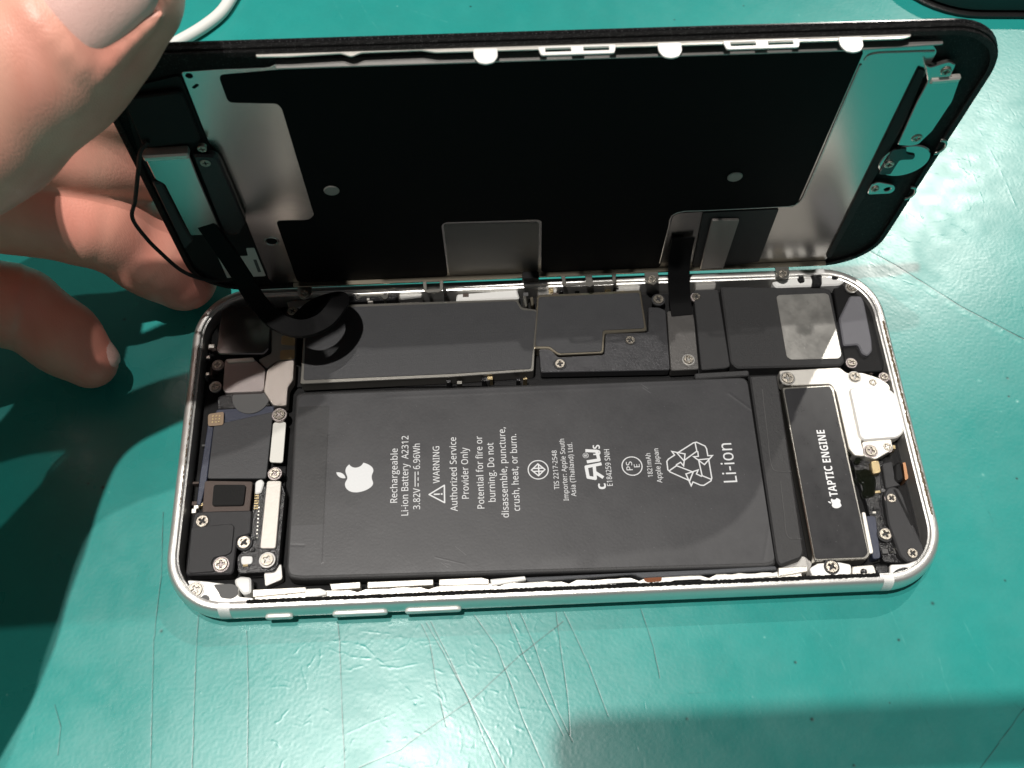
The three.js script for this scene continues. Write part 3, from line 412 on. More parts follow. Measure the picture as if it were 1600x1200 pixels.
{
  const x0 = -47.6, x1 = 39.1, z0 = -9.2, z1 = 28.6, S = 2048 / (x1 - x0), hgt = Math.round((z1 - z0) * S), [c, x] = CANV(2048, hgt, '#3a3a3c');
  const at = (X, Z, f) => { x.save(); x.translate((X - x0) * S, (Z - z0) * S); x.rotate(-Math.PI / 2); f(); x.restore(); };
  for (let i = 0; i < 5000; i++) { x.fillStyle = rnd() < 0.5 ? 'rgba(255,255,255,0.025)' : 'rgba(0,0,0,0.05)'; x.fillRect(rnd() * 2048, rnd() * hgt, R(1, 7), R(1, 4)); }
  x.fillStyle = '#2f2f30'; x.fillRect(0, 3 * S, 6.2 * S, 24 * S);   // overlapping film at the battery's end
  x.strokeStyle = 'rgba(150,150,150,0.35)'; x.lineWidth = 2;
  for (const [a, b, e, f] of [[700, 760, 745, 800], [640, 828, 668, 850], [655, 832, 680, 842], [1560, 20, 1590, 48], [1565, 40, 1600, 70]]) { x.beginPath(); x.moveTo(a, b); x.lineTo(e, f); x.stroke(); }
  for (let i = 0; i < 60; i++) { x.fillStyle = 'rgba(190,190,190,0.5)'; x.fillRect(rnd() * 2048, rnd() * hgt, 2, 2); }
  x.fillStyle = '#dcdedf'; x.strokeStyle = '#dcdedf'; x.textAlign = 'center'; x.textBaseline = 'middle';
  const line = (s, X, Z, len, size, weight = '') => at(X, Z, () => { x.font = `${weight} ${size * S}px sans-serif`; const k = len * S / x.measureText(s).width; x.scale(k, 1); x.fillText(s, 0, 0); });
  at(-36.2, 8.95, () => fruit(x, 5.6 * S));
  line('Rechargeable', -28.95, 8.8, 11.1, 1.75); line('Li-ion Battery  A2312', -26.95, 8.8, 16.2, 1.75);
  line('3.82V', -24.8, 13.6, 4.2, 1.75); line('6.96Wh', -24.8, 5.1, 5.4, 1.75);
  at(-24.8, 9.7, () => { x.lineWidth = 0.17 * S; x.beginPath(); x.moveTo(-1.5 * S, -0.3 * S); x.lineTo(1.5 * S, -0.3 * S); x.stroke(); for (let k = 0; k < 3; k++) { x.beginPath(); x.moveTo((-1.5 + k * 1.15) * S, 0.25 * S); x.lineTo((-0.8 + k * 1.15) * S, 0.25 * S); x.stroke(); } });
  at(-21.1, 12.85, () => { x.lineWidth = 0.26 * S; x.lineJoin = 'round'; x.beginPath(); x.moveTo(0, -1.45 * S); x.lineTo(1.7 * S, 1.35 * S); x.lineTo(-1.7 * S, 1.35 * S); x.closePath(); x.stroke(); x.fillRect(-0.14 * S, -0.6 * S, 0.28 * S, 1.1 * S); x.fillRect(-0.16 * S, 0.68 * S, 0.32 * S, 0.32 * S); });
  line('WARNING', -21.15, 6.9, 7.6, 1.7);
  line('Authorized Service', -18.0, 8.85, 14.9, 1.75); line('Provider Only', -15.9, 8.9, 10.4, 1.75);
  line('Potential for fire or', -13.15, 8.8, 14.7, 1.75); line('burning. Do not', -11.05, 8.9, 12.0, 1.75); line('disassemble, puncture,', -8.8, 8.85, 18.3, 1.75); line('crush, heat, or burn.', -6.7, 9.0, 15.6, 1.75);
  at(-2.4, 8.8, () => {
    x.lineWidth = 0.2 * S; x.beginPath(); x.arc(0, 0, 1.85 * S, 0, 7); x.stroke(); x.lineWidth = 0.24 * S; x.lineJoin = 'miter';
    x.beginPath(); x.moveTo(0, -1.25 * S); x.lineTo(1.2 * S, 0); x.lineTo(0, 1.25 * S); x.lineTo(-1.2 * S, 0); x.closePath(); x.stroke();
    x.beginPath(); x.moveTo(-0.3 * S, -1.0 * S); x.lineTo(-0.3 * S, 1.0 * S); x.moveTo(0.3 * S, -1.0 * S); x.lineTo(0.3 * S, 1.0 * S); x.moveTo(-1.1 * S, 0.1 * S); x.lineTo(1.1 * S, 0.1 * S); x.stroke();
  });
  line('TIS 2217-2548', 0.8, 8.9, 7.9, 1.3, ''); line('Importer: Apple South', 2.35, 8.9, 12.6, 1.3); line('Asia (Thailand) Ltd.', 3.8, 8.9, 10.9, 1.3);
  at(7.9, 8.5, () => { x.lineWidth = 0.62 * S; x.lineJoin = 'round'; x.beginPath(); x.moveTo(3.2 * S, -1.3 * S); x.lineTo(3.0 * S, 0.8 * S); x.lineTo(1.2 * S, 1.1 * S); x.lineTo(0.9 * S, -1.2 * S); x.stroke(); x.beginPath(); x.moveTo(0.4 * S, 1.5 * S); x.lineTo(-0.1 * S, -1.4 * S); x.lineTo(-2.2 * S, -1.2 * S); x.lineTo(-2.5 * S, 0.1 * S); x.lineTo(-0.1 * S, 0.1 * S); x.moveTo(-1.3 * S, 0.2 * S); x.lineTo(-2.4 * S, 1.6 * S); x.stroke(); });
  line('c', 8.9, 12.6, 1.4, 2.6, 'bold'); line('US', 8.7, 5.3, 2.3, 1.9, 'bold'); line('\u00ae', 6.6, 6.3, 1.2, 1.5); line('E184259 SNH', 10.6, 8.9, 7.6, 1.35);
  at(15, 8.8, () => { x.lineWidth = 0.2 * S; x.beginPath(); x.arc(0, 0, 1.85 * S, 0, 7); x.stroke(); });
  line('PS', 14.5, 8.8, 2.0, 1.6); line('E', 15.9, 8.8, 0.9, 1.5);
  line('1821mAh', 18.2, 8.75, 5.0, 1.3); line('Apple Japan', 19.75, 8.85, 7.0, 1.3);
  at(26.1, 8.9, () => {                                            // outlined chasing arrows
    x.lineWidth = 0.24 * S; x.lineJoin = 'miter';
    for (let k = 0; k < 3; k++) {
      x.save(); x.rotate(k * 2.0944); x.beginPath();
      const p = [[-0.7, -0.02], [-0.3, 0.7], [-0.2, 0.78], [0.16, 0.78], [0.26, 0.7], [0.42, 0.44], [0.58, 0.53], [0.45, 0.02], [-0.06, 0.14], [0.1, 0.24], [0, 0.42], [-0.04, 0.42], [-0.34, -0.2]].map(([a, b]) => [a * 4.7, -b * 4.7 - 0.9]);
      p.forEach(([a, b], i) => (i ? x.lineTo(a * S, b * S) : x.moveTo(a * S, b * S))); x.closePath(); x.stroke(); x.beginPath(); x.moveTo(-0.04 * 4.7 * S, (-0.42 * 4.7 - 0.9) * S); x.lineTo(-0.25 * 4.7 * S, (-0.74 * 4.7 - 0.9) * S); x.stroke(); x.restore();
    }
  });
  line('Li-ion', 32.8, 8.9, 8.5, 3.5);
  const s = toShape(rounded([[-47.3, 8.6], [39.0, 8.7], [38.4, -27.9], [36.9, -28.4], [-44.9, -27.2], [-46.9, -26.8], [-47.3, -25.6]], 1.4)), g = new THREE.ShapeGeometry(s, 6), uv = g.attributes.uv, p = g.attributes.position;
  for (let i = 0; i < uv.count; i++) uv.setXY(i, (p.getX(i) - x0) / (x1 - x0), 1 - (-p.getY(i) - z0) / (z1 - z0));
  g.rotateX(-Math.PI / 2).translate(0, 5.03, 0);
  mesh('battery_label', metres(g), phys([1, 1, 1], 0.46, 0, { map: canvasTex(c), bumpMap: wrapTex, bumpScale: 0.00011, roughnessMap: rep(smudgeTex, 2, 0.9) }), last.battery, 'grey printed battery label with warnings, marks and a fruit emblem');
  // raised edges of the pull-tab tape
  const wire = (pts) => mesh('tape_edge', tube(pts, 0.07, 24, 6), M.grey_flat, last.battery);
  wire([[41.7, 4.93, -6.3], [41.2, 4.95, 2], [40.9, 4.95, 10.3], [41.3, 4.95, 10.9], [44.3, 4.92, 11.1]]); wire([[42.0, 4.93, 13], [41.6, 4.95, 19], [41.4, 4.95, 23.4], [41.9, 4.95, 24.1], [43.9, 4.92, 24.2]]);
}
{ // print on the haptic motor
  const pts = PARTS.find((q) => q[0] === 'haptic_label')[5], [c, x] = CANV(512, 1400, '#2b2b2d');
  const xa = Math.min(...pts.map((q) => q[0])), xb = Math.max(...pts.map((q) => q[0])), za = Math.min(...pts.map((q) => q[1])), zb = Math.max(...pts.map((q) => q[1])), kx = 512 / (xb - xa), kz = 1400 / (zb - za);
  for (let i = 0; i < 900; i++) { x.fillStyle = rnd() < 0.5 ? 'rgba(255,255,255,0.02)' : 'rgba(0,0,0,0.05)'; x.fillRect(rnd() * 512, rnd() * 1400, R(1, 7), R(1, 4)); }
  x.fillStyle = 'rgba(210,210,210,0.7)'; for (let i = 0; i < 9; i++) x.fillRect(rnd() * 512, rnd() * 1400, 3, 3);
  x.fillStyle = '#e6e7e8'; x.textAlign = 'center'; x.textBaseline = 'middle';
  x.save(); x.translate((51.2 - xa) * kx, (9.6 - za) * kz); x.rotate(-Math.PI / 2); x.scale(kz, kx); x.font = 'bold 20px sans-serif'; const k = 13.6 / x.measureText('TAPTIC ENGINE').width; x.scale(k, 2.25 / 20 * 0.95); x.fillText('TAPTIC ENGINE', 0, 0); x.restore();
  x.save(); x.translate((51.1 - xa) * kx, (17.7 - za) * kz); x.rotate(-Math.PI / 2); x.scale(kz, kx); fruit(x, 1.9); x.restore();
  const g = new THREE.ShapeGeometry(toShape(rounded(pts.map(([a, b]) => [a, -b]), 0.5)), 4), uv = g.attributes.uv, p = g.attributes.position;
  for (let i = 0; i < uv.count; i++) uv.setXY(i, (p.getX(i) - xa) / (xb - xa), 1 - (-p.getY(i) - za) / (zb - za));
  g.rotateX(-Math.PI / 2).translate(0, 4.95, 0);
  mesh('printed_face', metres(g), phys([1, 1, 1], 0.35, 0, { map: canvasTex(c), roughnessMap: rep(smudgeTex, 0.5, 1.3) }), last.haptic_motor);
}

// ---------- the display, lifted and held upright ----------
const display = thing('display_assembly', 'black display panel tilted up on its cables with its metal back showing', 'display panel');
display.rotation.order = 'YXZ'; display.position.set(0.0000057, 0.008444, -0.034417); display.rotation.set(0.0675, 0.0183, -0.0168);
{
  const DW = 136.6, DH = 67.4, out = (i) => roundRect(DW - 2 * i, DH - 2 * i, 10.5 - i, 10).map(([x, y]) => [x, y + DH / 2 - 1.8]);
  mesh('cover_glass', plate(roundRect(DW, DH + 1, 10.5, 10).map(([x, y]) => [x, y + DH / 2 - 2.3]), 0, 0.75, 0.25, 0), M.glass, display);
  mesh('bezel', plate(out(0.15), 0.75, 1.5, 0.1, 0), M.bezel_edge, display);
  mesh('inner_lip', plate(out(0.5), 1.5, 2.1, 0.08, 0, [out(1.5).reverse()]), M.bezel_edge, display);
  const plateOut = [[-54.95, 61.0], [-49.5, 61.3], [-42.3, 61.4], [-41.2, 62.1], [44.4, 62.3], [50, 62.6], [55.4, 62.4], [57.3, 60.3], [58.3, 22.5], [58.6, 0.4], [52, -0.2], [-52.8, -0.2], [-53.5, 2], [-53.7, 24], [-54.9, 45.8]];
  const sp = mesh('steel_plate', plate(plateOut, 1.5, 1.66, 0.05, 0.5), M.plate_steel, display);
  mesh('black_sheet', plate([[-49.8, 60.1], [-41.4, 60.8], [-12, 61.0], [45.8, 61.2], [46.8, 21.2], [46.3, 20.2], [25, 19.6], [24, 18.6], [24.5, 0.4], [0.4, 0.4], [-0.4, 18.7], [-1.2, 19.3], [-18.2, 19.6], [-18.9, 18.6], [-18.3, 0.4], [-48.1, 0.4], [-48.4, 22], [-42.6, 21.8], [-41.4, 23.3], [-42, 52.4], [-42.5, 53.6], [-49.7, 54.2]], 1.68, 1.8, 0.03, 0.9), M.sheet, display);
  mesh('grey_tab', plate([[-18.5, 18.9], [-0.9, 18.4], [-0.2, 0.5], [-18, 0.5]], 1.68, 1.72, 0.01, 0.8), M.tab_grey, display);
  mesh('black_patch', plate([[29.5, 19.7], [43.6, 20.0], [44.4, 1.4], [40, 0.4], [31.0, 0.4]], 1.8, 2.05, 0.04, 0.3), M.black_matte, display);
  mesh('metal_strip', plate([[31.4, 18.1], [36.6, 17.8], [37.3, 0.4], [32.5, 0.4]], 2.05, 2.7, 0.15, 0.3), M.strip_metal, display);
  const bead = (pts, r = 0.22) => mesh('pressed_ridge', tube(pts.map(([a, b]) => [a, b, 1.66]), r, 60, 8), M.plate_steel, display);
  bead([[46.6, 58.9], [46.9, 59.9], [47.8, 60.3], [52, 60.4], [56.8, 60.4]]);
  bead([[46.3, 58], [46.6, 45], [47.2, 27], [47.1, 21.8], [46.3, 20.6], [43, 20.35], [30, 20.1], [25.2, 20.0], [23.9, 19], [23.9, 15], [24.2, 2]]);
  for (const [x, y] of [[-37.3, 31], [33, 30.6]]) mesh('stud', plate(disc(x, y, 1.35, 24), 1.8, 2.1, 0.12, 0), M.strip_metal, display);
  for (const [x, y, r] of [[-50.4, 15.5, 1.0], [-54.0, 60.2, 0.55]]) { mesh('plate_hole', plate(disc(x, y, r, 20), 1.66, 1.7, 0.01, 0), M.sheet, display); }
  mesh('hole_ring', metres(new THREE.TorusGeometry(1.25, 0.16, 6, 28).translate(-50.4, 15.5, 1.68)), M.plate_steel, display);
  mesh('plate_slot', plate([[-54.3, 57.7], [-53.4, 58.5], [-53.0, 58.2], [-53.9, 57.4]], 1.66, 1.7, 0.01, 0.2), M.sheet, display);
  // earpiece and sensor side
  mesh('sensor_flex', plate([[-64.5, 58], [-55.2, 60.6], [-55.1, 45.9], [-53.9, 24], [-53.4, 3], [-62.5, 2.4], [-66.4, 8], [-66.4, 43]], 1.5, 1.9, 0.05, 0.8), M.black_plastic, display);
  const eb = mesh('earpiece_bracket', plate([[-65, 43.6], [-58, 43.8], [-58.1, 37.8], [-58, 21.3], [-63.6, 21.3], [-63.9, 36.9], [-65, 38.2]], 2.2, 3.6, 0.15, 0.5), M.plate_steel, display);
  mesh('bracket_fold', plate([[-65.2, 43.4], [-58, 43.6], [-58, 44.9], [-65.2, 44.7]], 2.0, 4.0, 0.3, 0.2), M.bright_metal, eb);
  mesh('earpiece_speaker', plate([[-57.6, 44], [-54.2, 43.6], [-53.6, 42], [-53.1, 24.5], [-55, 20.6], [-57.8, 20.4]], 1.9, 3.5, 0.35, 0.8), M.black_gloss, display);
  mesh('earpiece_side', plate([[-66, 37], [-64.4, 36.4], [-64.1, 22], [-63.6, 19], [-66, 16]], 1.9, 3.2, 0.3, 0.6), M.black_plastic2, display);
  mesh('proximity_block', plate([[-64.5, 57], [-55.6, 58.2], [-55.5, 46.4], [-64.8, 45.4]], 1.9, 2.9, 0.25, 1.2), M.black_plastic, display);
  for (const [x, y, n, r] of [[-56, 41.9, 3.6, 0.85], [-55.7, 45.3, 3.4, 0.75], [59.8, 57, 2.9, 0.8], [61.6, 40.6, 2.8, 0.9], [59.5, 33.3, 2.7, 0.85], [59.6, 26, 2.7, 0.7]]) { const s = mesh('screw', screwGeometry(r), M.screw, display); s.position.set(x * MM, y * MM, n * MM); s.rotation.x = Math.PI / 2; }
  const lab = mesh('sticker', plate([[-55.4, 13.9], [-53.9, 13.9], [-53.7, 3.6], [-61.2, 3.4], [-61.2, 11.4], [-57.4, 11.2], [-55.6, 11.2]], 1.92, 1.97, 0.01, 0.3), M.label_white, display);
  for (const [a, b, w, h] of [[-59.6, 5, 0.9, 2.6], [-54.9, 5.2, 0.6, 4.6], [-59.5, 9.6, 0.5, 0.5]]) mesh('printed_mark', plate([[a, b], [a + w, b], [a + w, b + h], [a, b + h]], 1.975, 1.985, 0.001, 0.02), M.grey_flat, lab);
  // home button side
  mesh('button_bracket', plate([[55.9, 58.6], [57, 57.8], [58.5, 58.6], [59.5, 59], [60.9, 58.2], [61, 55.6], [62.9, 55.0], [63.9, 49.6], [63.8, 48.3], [63.6, 42.3], [63.1, 40.6], [62.6, 38.8], [61.4, 38.4], [58.9, 38.8], [58, 49.8], [57.9, 54.6]], 1.6, 2.6, 0.12, 0.5), M.plate_steel, display);
  mesh('bracket_fold', plate([[58.2, 54.3], [62.8, 54.6], [62.8, 55.6], [58.2, 55.3]], 1.8, 3.0, 0.25, 0.2), M.bright_metal, display);
  mesh('home_button', plate(disc(62.2, 33.6, 4.4, 40), 1.5, 2.2, 0.2, 0), M.plate_steel, display);
  mesh('button_flex', plate([[58.6, 37.4], [61, 37.8], [61.4, 36.2], [63.4, 35.6], [63.4, 34.4], [61, 34.4], [60.9, 30.2], [58.6, 30.4]], 2.2, 2.5, 0.08, 0.5), M.black_gloss, display);
  mesh('button_tab', plate([[58.4, 27], [59.4, 28], [62.6, 26.9], [63.6, 25.5], [63.2, 24.2], [58.8, 24.1]], 1.6, 2.4, 0.1, 0.6, [disc(62, 25.6, 0.6, 14)]), M.plate_steel, display);
  for (const [x, y] of [[66.6, 37.4], [66.5, 23.9]]) mesh('contact_spring', metres(new THREE.TorusGeometry(1.5, 0.28, 8, 20, 3.3).rotateZ(-1.57).scale(0.8, 1.2, 1).translate(x, y, 2.2)), M.steel, display);
  for (let i = 0; i < 2; i++) mesh('black_spine', plate([[55.6 + i * 0.1, 57], [57, 56.4], [58.3, 45], [58.8, 22], [59, 2], [58.0, 2]], 1.66, 1.95 + 0.1 * i, 0.05, 0.3), M.black_plastic, display);
  // metal edge strips with clips, standing off the long edges: outlines in (u, n) at height v
  const clip = (name, pts, v, mat, t = 0.28, holes = []) => { const s = toShape(rounded(pts.map(([a, b]) => [a, -b]), 0.35)); for (const h of holes) s.holes.push(new THREE.Path(h.map(([a, b]) => new THREE.Vector2(a, -b)))); return mesh(name, metres(extrude(s, v - t, v, 0.05).rotateX(-Math.PI / 2)), mat, display); };
  const strip = clip('edge_strip', [[-43.5, 1.7], [-43.5, 2.5], [-39, 2.6], [-31.5, 2.3], [-30, 3.0], [-28.6, 2.3], [-20, 2.2], [-18, 2.7], [50, 2.9], [51.5, 2.5], [51.5, 1.7]], 64.6, M.bright_metal);
  clip('edge_rail', [[-41, 1.6], [-41, 3.2], [44, 3.2], [57, 2.6], [57, 1.6]], 62.9, M.grey_steel);
  for (const u of [-10.9, 15.7, 42.3]) clip('clip_tab', [[u - 1.75, 2.4], [u - 1.7, 4.0], [u - 1.1, 5.0], [u, 5.3], [u + 1.1, 5.0], [u + 1.7, 4.0], [u + 1.75, 2.4]], 64.75, M.white_metal, 0.3);
  const box = (a, b, c, d) => [[a, c], [b, c], [b, d], [a, d]];
  for (const u of [2.3, 29.2]) clip('clip_loop', [[u - 5.7, 2.4], [u - 5.3, 4.0], [u + 5.3, 4.0], [u + 5.7, 2.4]], 64.75, M.white_metal, 0.3, [box(u - 4.6, u - 0.9, 2.7, 3.4), box(u + 0.9, u + 4.6, 2.7, 3.4)]);
  clip('edge_strip', [[-49, 1.7], [-49, 2.7], [58.5, 2.7], [58.5, 1.7]], 0.2, M.gold_steel);
  for (const u of [-46.7, 22.6, 49.3]) { const c = clip('clip_tab', [[u - 1.4, 2.2], [u - 1.4, 4.2], [u - 0.9, 5.2], [u, 5.6], [u + 0.9, 5.2], [u + 1.4, 4.2], [u + 1.4, 2.2]], 0.1, M.steel, 0.3); const s = mesh('screw', screwGeometry(0.85), M.screw, display); s.position.set(u * MM, 0.3 * MM, 4.3 * MM); }
  clip('clip_loop', [[-23.4, 2.2], [-23.2, 4.6], [-22.4, 5.2], [-20.2, 5.2], [-19.4, 4.6], [-19.2, 2.2]], 0.1, M.steel, 0.3, [box(-22.6, -20, 2.8, 4.5)]);
  clip('clip_loop', [[4.3, 2.2], [4.5, 4.2], [5.2, 5.0], [9.2, 5.0], [9.9, 5.5], [10.6, 5.0], [14.6, 5.0], [15.3, 4.2], [15.5, 2.2]], 0.1, M.steel, 0.3, [box(5.2, 9.2, 2.8, 4.3), box(10.6, 14.6, 2.8, 4.3)]);
  clip('cable_guard', [[-3.5, 2.2], [-3.5, 3.8], [-0.2, 3.8], [-0.2, 2.2]], 1.6, M.black_plastic, 1.8);
  // loosened gasket strand
  mesh('loose_gasket', tube([[-63.5, 47.5, 3.2], [-64.8, 46.4, 4], [-66.5, 42, 4], [-69.8, 33, 4], [-71.7, 28.2, 4], [-71.3, 22, 4], [-70.2, 17, 4], [-67.7, 9.6, 4], [-64.5, 6.6, 4], [-61.5, 5.4, 3.6], [-58, 4, 2.2]], 0.36, 80, 8), M.wire, display);
}
// the two flat cables that still join display and boards (points in scene millimetres)
const cables = new THREE.Group(); cables.name = 'flat_cables'; display.add(cables);
display.updateMatrixWorld(true); cables.applyMatrix4(display.matrixWorld.clone().invert());
mesh('sensor_cable', ribbon([[-60.6, 40, -29.2], [-59.8, 34, -28.6], [-57.42, 28, -26.42], [-55.11, 24, -23.5], [-52.85, 20.5, -20.4], [-49.27, 18.5, -16.93], [-45.17, 17.5, -15.85], [-41.2, 17, -17.52], [-38.8, 16.5, -21.26], [-38.9, 13.5, -25.0], [-41.0, 10.2, -27.0], [-44.6, 8.6, -26.4], [-47.6, 8.2, -23.4]], [[1, 0, 0.1], [1, 0, 0.1], [1, 0, 0.1], [1, 0, 0.1], [1, 0.05, -0.4], [0.6, 0.05, -0.85], [0, 0.05, -1], [-0.65, 0.05, -0.75], [-1, 0.1, -0.2], [-0.8, 0.3, 0.2], [-0.3, 0.3, 0.9], [0.3, 0.2, 1], [0.8, 0.1, 0.6]], 3.4, 0.9, 120), M.ribbon, cables);
mesh('display_cable', ribbon([[27.4, 20, -31.75], [27.5, 16, -31.7], [27.55, 12.5, -31.0], [27.6, 10.2, -29.6], [27.8, 8, -28.0], [28.1, 5.9, -26.0], [28.3, 4.9, -23.6]], Array(7).fill([1, 0, 0.02]), 4.3, 0.25, 50), M.ribbon, cables);

// ---------- white cable and black device behind ----------
{
  const pts = [[-64, 1.55, -150], [-68, 1.55, -131], [-70.4, 1.55, -122.6], [-72.6, 1.55, -117.1], [-75.9, 1.55, -112.9], [-81, 1.55, -108.4], [-89, 1.55, -103], [-102, 1.55, -98], [-125, 1.55, -97], [-160, 1.55, -100]];
  const m = mesh('white_cable', tube(pts, 1.5, 120, 16), M.cable, scene); m.userData = { label: 'white round cable curving over the mat behind the display', category: 'cable' };
}
{
  const d = thing('black_device', 'black device with rounded corners lying on the mat behind the display', 'device');
  const out = (i, s = 1) => roundRect(150 - 2 * i, 75 - 2 * i, 22 - i * s, 12).map(([x, y]) => [x, y]);
  mesh('base', slab(out(0), 0.1, 1.2, 0.3, 0), M.device, d); mesh('body', slab(out(1.0), 1.2, 6.6, 0.8, 0), M.device, d); mesh('top_face', slab(out(2.6), 6.6, 7.0, 0.15, 0), M.device_top, d);
  d.position.set(0.168, 0, -0.1437); d.rotation.y = -0.05;
}

// ---------- the hand ----------
{
  // [ax,ay,az,ra, bx,by,bz,rb, group]
  const bones = [[-108,58,18,15.5,-100,67,-4,13,"thumb"],[-100,67,-4,12.2,-77.5,76,-14,10.6,"thumb",[[0.97,0.35,0.05],[0.88,0.25,0.04]]],[-77.5,76,-14,10.6,-67,82,-18.8,10.1,"thumb"],[-67,82,-18.8,10.0,-56.4,88,-23.6,8.2,"thumb"],[-69,78,-20,7.5,-60,82,-23.5,6.4,"thumb"],[-128,52,-30,10,-102,54,-43,9,"index"],[-102,54,-43,8.8,-76,47,-47,8.0,"index"],[-76,47,-47,7.8,-48,41,-44,7,"index"],[-104,48,-38,9,-80,37,-44,8.5,"index"],[-80,37,-44,8.5,-66,30,-46,8,"index"],[-128,46,-30,10,-100,46,-46,9,"long"],[-100,44,-46,8.8,-76,36,-53,8.4,"long"],[-76,36,-53,8.2,-54,19,-48,7.2,"long"],[-128,42,-26,10,-104,38,-33,9.2,"middle"],[-104,38,-33,9,-82.5,25,-37,8.6,"middle",[[1.0,0.7,0.08]]],[-82.5,25,-37,8.5,-75.5,14,-36.5,7.8,"middle"],[-75.5,14,-36.5,7.8,-71.2,8.2,-34.6,6.6,"middle"],[-130,30,-14,9,-108,22.5,-23,7.7,"ring"],[-108,22.5,-23,7.6,-98,16.5,-23.4,7.2,"ring",[[1.0,1.0,0.07]]],[-98,16.5,-23.4,7.1,-91.5,11.2,-19.6,6.3,"ring"],[-91.5,11.2,-19.6,6.3,-87.2,7.4,-16.4,5.1,"ring"],[-128,48,-28,13,-122,34,-2,13,"palm"],[-128,40,-16,13,-120,50,30,17,"palm"],[-108,56,18,14,-116,52,38,18,"palm"],[-98,61,-10,9.5,-95,56,-40,8.5,"palm"],[-116,50,36,19,-132,48,95,24,"palm"],[-67.09,92.04,-22.18,0.75,-66.54,92.43,-20.18,0.75,"fold"],[-66.54,92.43,-20.18,0.75,-65.74,92.4,-18.23,0.75,"fold"],[-65.74,92.4,-18.23,0.75,-64.73,91.94,-16.43,0.75,"fold"],[-64.73,91.94,-16.43,0.75,-63.56,91.09,-14.9,0.75,"fold"],[-63.56,91.09,-14.9,0.75,-62.31,89.87,-13.71,0.75,"fold"],[-62.31,89.87,-13.71,0.75,-61.05,88.38,-12.93,0.75,"fold"],[-61.05,88.38,-12.93,0.75,-59.83,86.68,-12.61,0.75,"fold"],[-59.83,86.68,-12.61,0.75,-58.73,84.88,-12.77,0.75,"fold"],[-58.52,84.69,-12.8,0.8,-56.77,85.67,-13.71,0.72,"fold"],[-56.77,85.67,-13.71,0.7200000000000001,-55.02,86.65,-14.62,0.64,"fold"],[-55.02,86.65,-14.62,0.64,-53.26,87.64,-15.52,0.5599999999999999,"fold"],[-53.26,87.64,-15.52,0.56,-51.51,88.62,-16.43,0.48,"fold"],[-51.51,88.62,-16.43,0.48000000000000004,-49.76,89.6,-17.34,0.39999999999999997,"fold"],[-67.1,92.04,-22.47,0.8,-65.27,92.96,-23.3,0.72,"fold"],[-65.27,92.96,-23.3,0.7200000000000001,-63.45,93.88,-24.12,0.64,"fold"],[-63.45,93.88,-24.12,0.64,-61.62,94.79,-24.94,0.5599999999999999,"fold"],[-61.62,94.79,-24.94,0.56,-59.79,95.71,-25.76,0.48,"fold"],[-59.79,95.71,-25.76,0.48000000000000004,-57.97,96.63,-26.59,0.39999999999999997,"fold"]];  // unseen fingers, palm and forearm are placed to deepen the hand shadow
  const lo = [-165, -1, -75], hi = [-42, 100, 95], cell = 0.9, nx = Math.ceil((hi[0] - lo[0]) / cell), ny = Math.ceil((hi[1] - lo[1]) / cell), nz = Math.ceil((hi[2] - lo[2]) / cell);
  const smin = (a, b, k) => { const h = Math.max(0, k - Math.abs(a - b)) / k; return Math.min(a, b) - h * h * k * 0.25; };
  function field(x, y, z) {
    const g = {};
    for (const b of bones) {
      const dx = b[4] - b[0], dy = b[5] - b[1], dz = b[6] - b[2], px = x - b[0], py = y - b[1], pz = z - b[2], L = dx * dx + dy * dy + dz * dz;
      const t = Math.max(0, Math.min(1, (px * dx + py * dy + pz * dz) / L));
      let r = b[3] + (b[7] - b[3]) * t; if (b[9]) for (const [t0, depth, w] of b[9]) r -= depth * Math.exp(-(((t - t0) / w) ** 2));
      const d = Math.hypot(px - dx * t, py - dy * t, pz - dz * t) - r;
      g[b[8]] = g[b[8]] === undefined ? d : smin(g[b[8]], d, b[8] === 'palm' ? 14 : b[8] === 'fold' ? 1 : 4);
    }
    let f = 99; for (const k of ['index', 'long', 'middle', 'ring']) f = smin(f, g[k], 1.5);
    let d = smin(smin(g.palm, g.thumb, 7), f, 5);
    if (g.fold !== undefined) d = smin(d, g.fold, 2.2);
    return d;
  }
  const F = new Float32Array((nx + 1) * (ny + 1) * (nz + 1)), id = (i, j, k) => (i * (ny + 1) + j) * (nz + 1) + k;
  for (let i = 0; i <= nx; i++) for (let j = 0; j <= ny; j++) for (let k = 0; k <= nz; k++) {
    const d = field(lo[0] + i * cell, lo[1] + j * cell, lo[2] + k * cell); F[id(i, j, k)] = d;
    if (d > 6 * cell) { const skip = Math.min(nz - k, Math.floor(d / cell) - 4); for (let s = 1; s <= skip; s++) F[id(i, j, k + s)] = d - s * cell; k += Math.max(0, skip); }
  }
  const vid = new Int32Array(nx * ny * nz).fill(-1), P = [], I = [], ci = (i, j, k) => (i * ny + j) * nz + k;
  for (let i = 0; i < nx; i++) for (let j = 0; j < ny; j++) for (let k = 0; k < nz; k++) {
    let m = 0, sx = 0, sy = 0, sz = 0, n = 0; const v = [];
    for (let c = 0; c < 8; c++) { v[c] = F[id(i + (c & 1), j + (c >> 1 & 1), k + (c >> 2))]; if (v[c] < 0) m |= 1 << c; }
    if (m === 0 || m === 255) continue;
    for (const [a, b] of [[0, 1], [2, 3], [4, 5], [6, 7], [0, 2], [1, 3], [4, 6], [5, 7], [0, 4], [1, 5], [2, 6], [3, 7]]) if ((v[a] < 0) !== (v[b] < 0)) {
      const t = v[a] / (v[a] - v[b]); sx += (a & 1) + ((b & 1) - (a & 1)) * t; sy += (a >> 1 & 1) + ((b >> 1 & 1) - (a >> 1 & 1)) * t; sz += (a >> 2) + ((b >> 2) - (a >> 2)) * t; n++;
    }
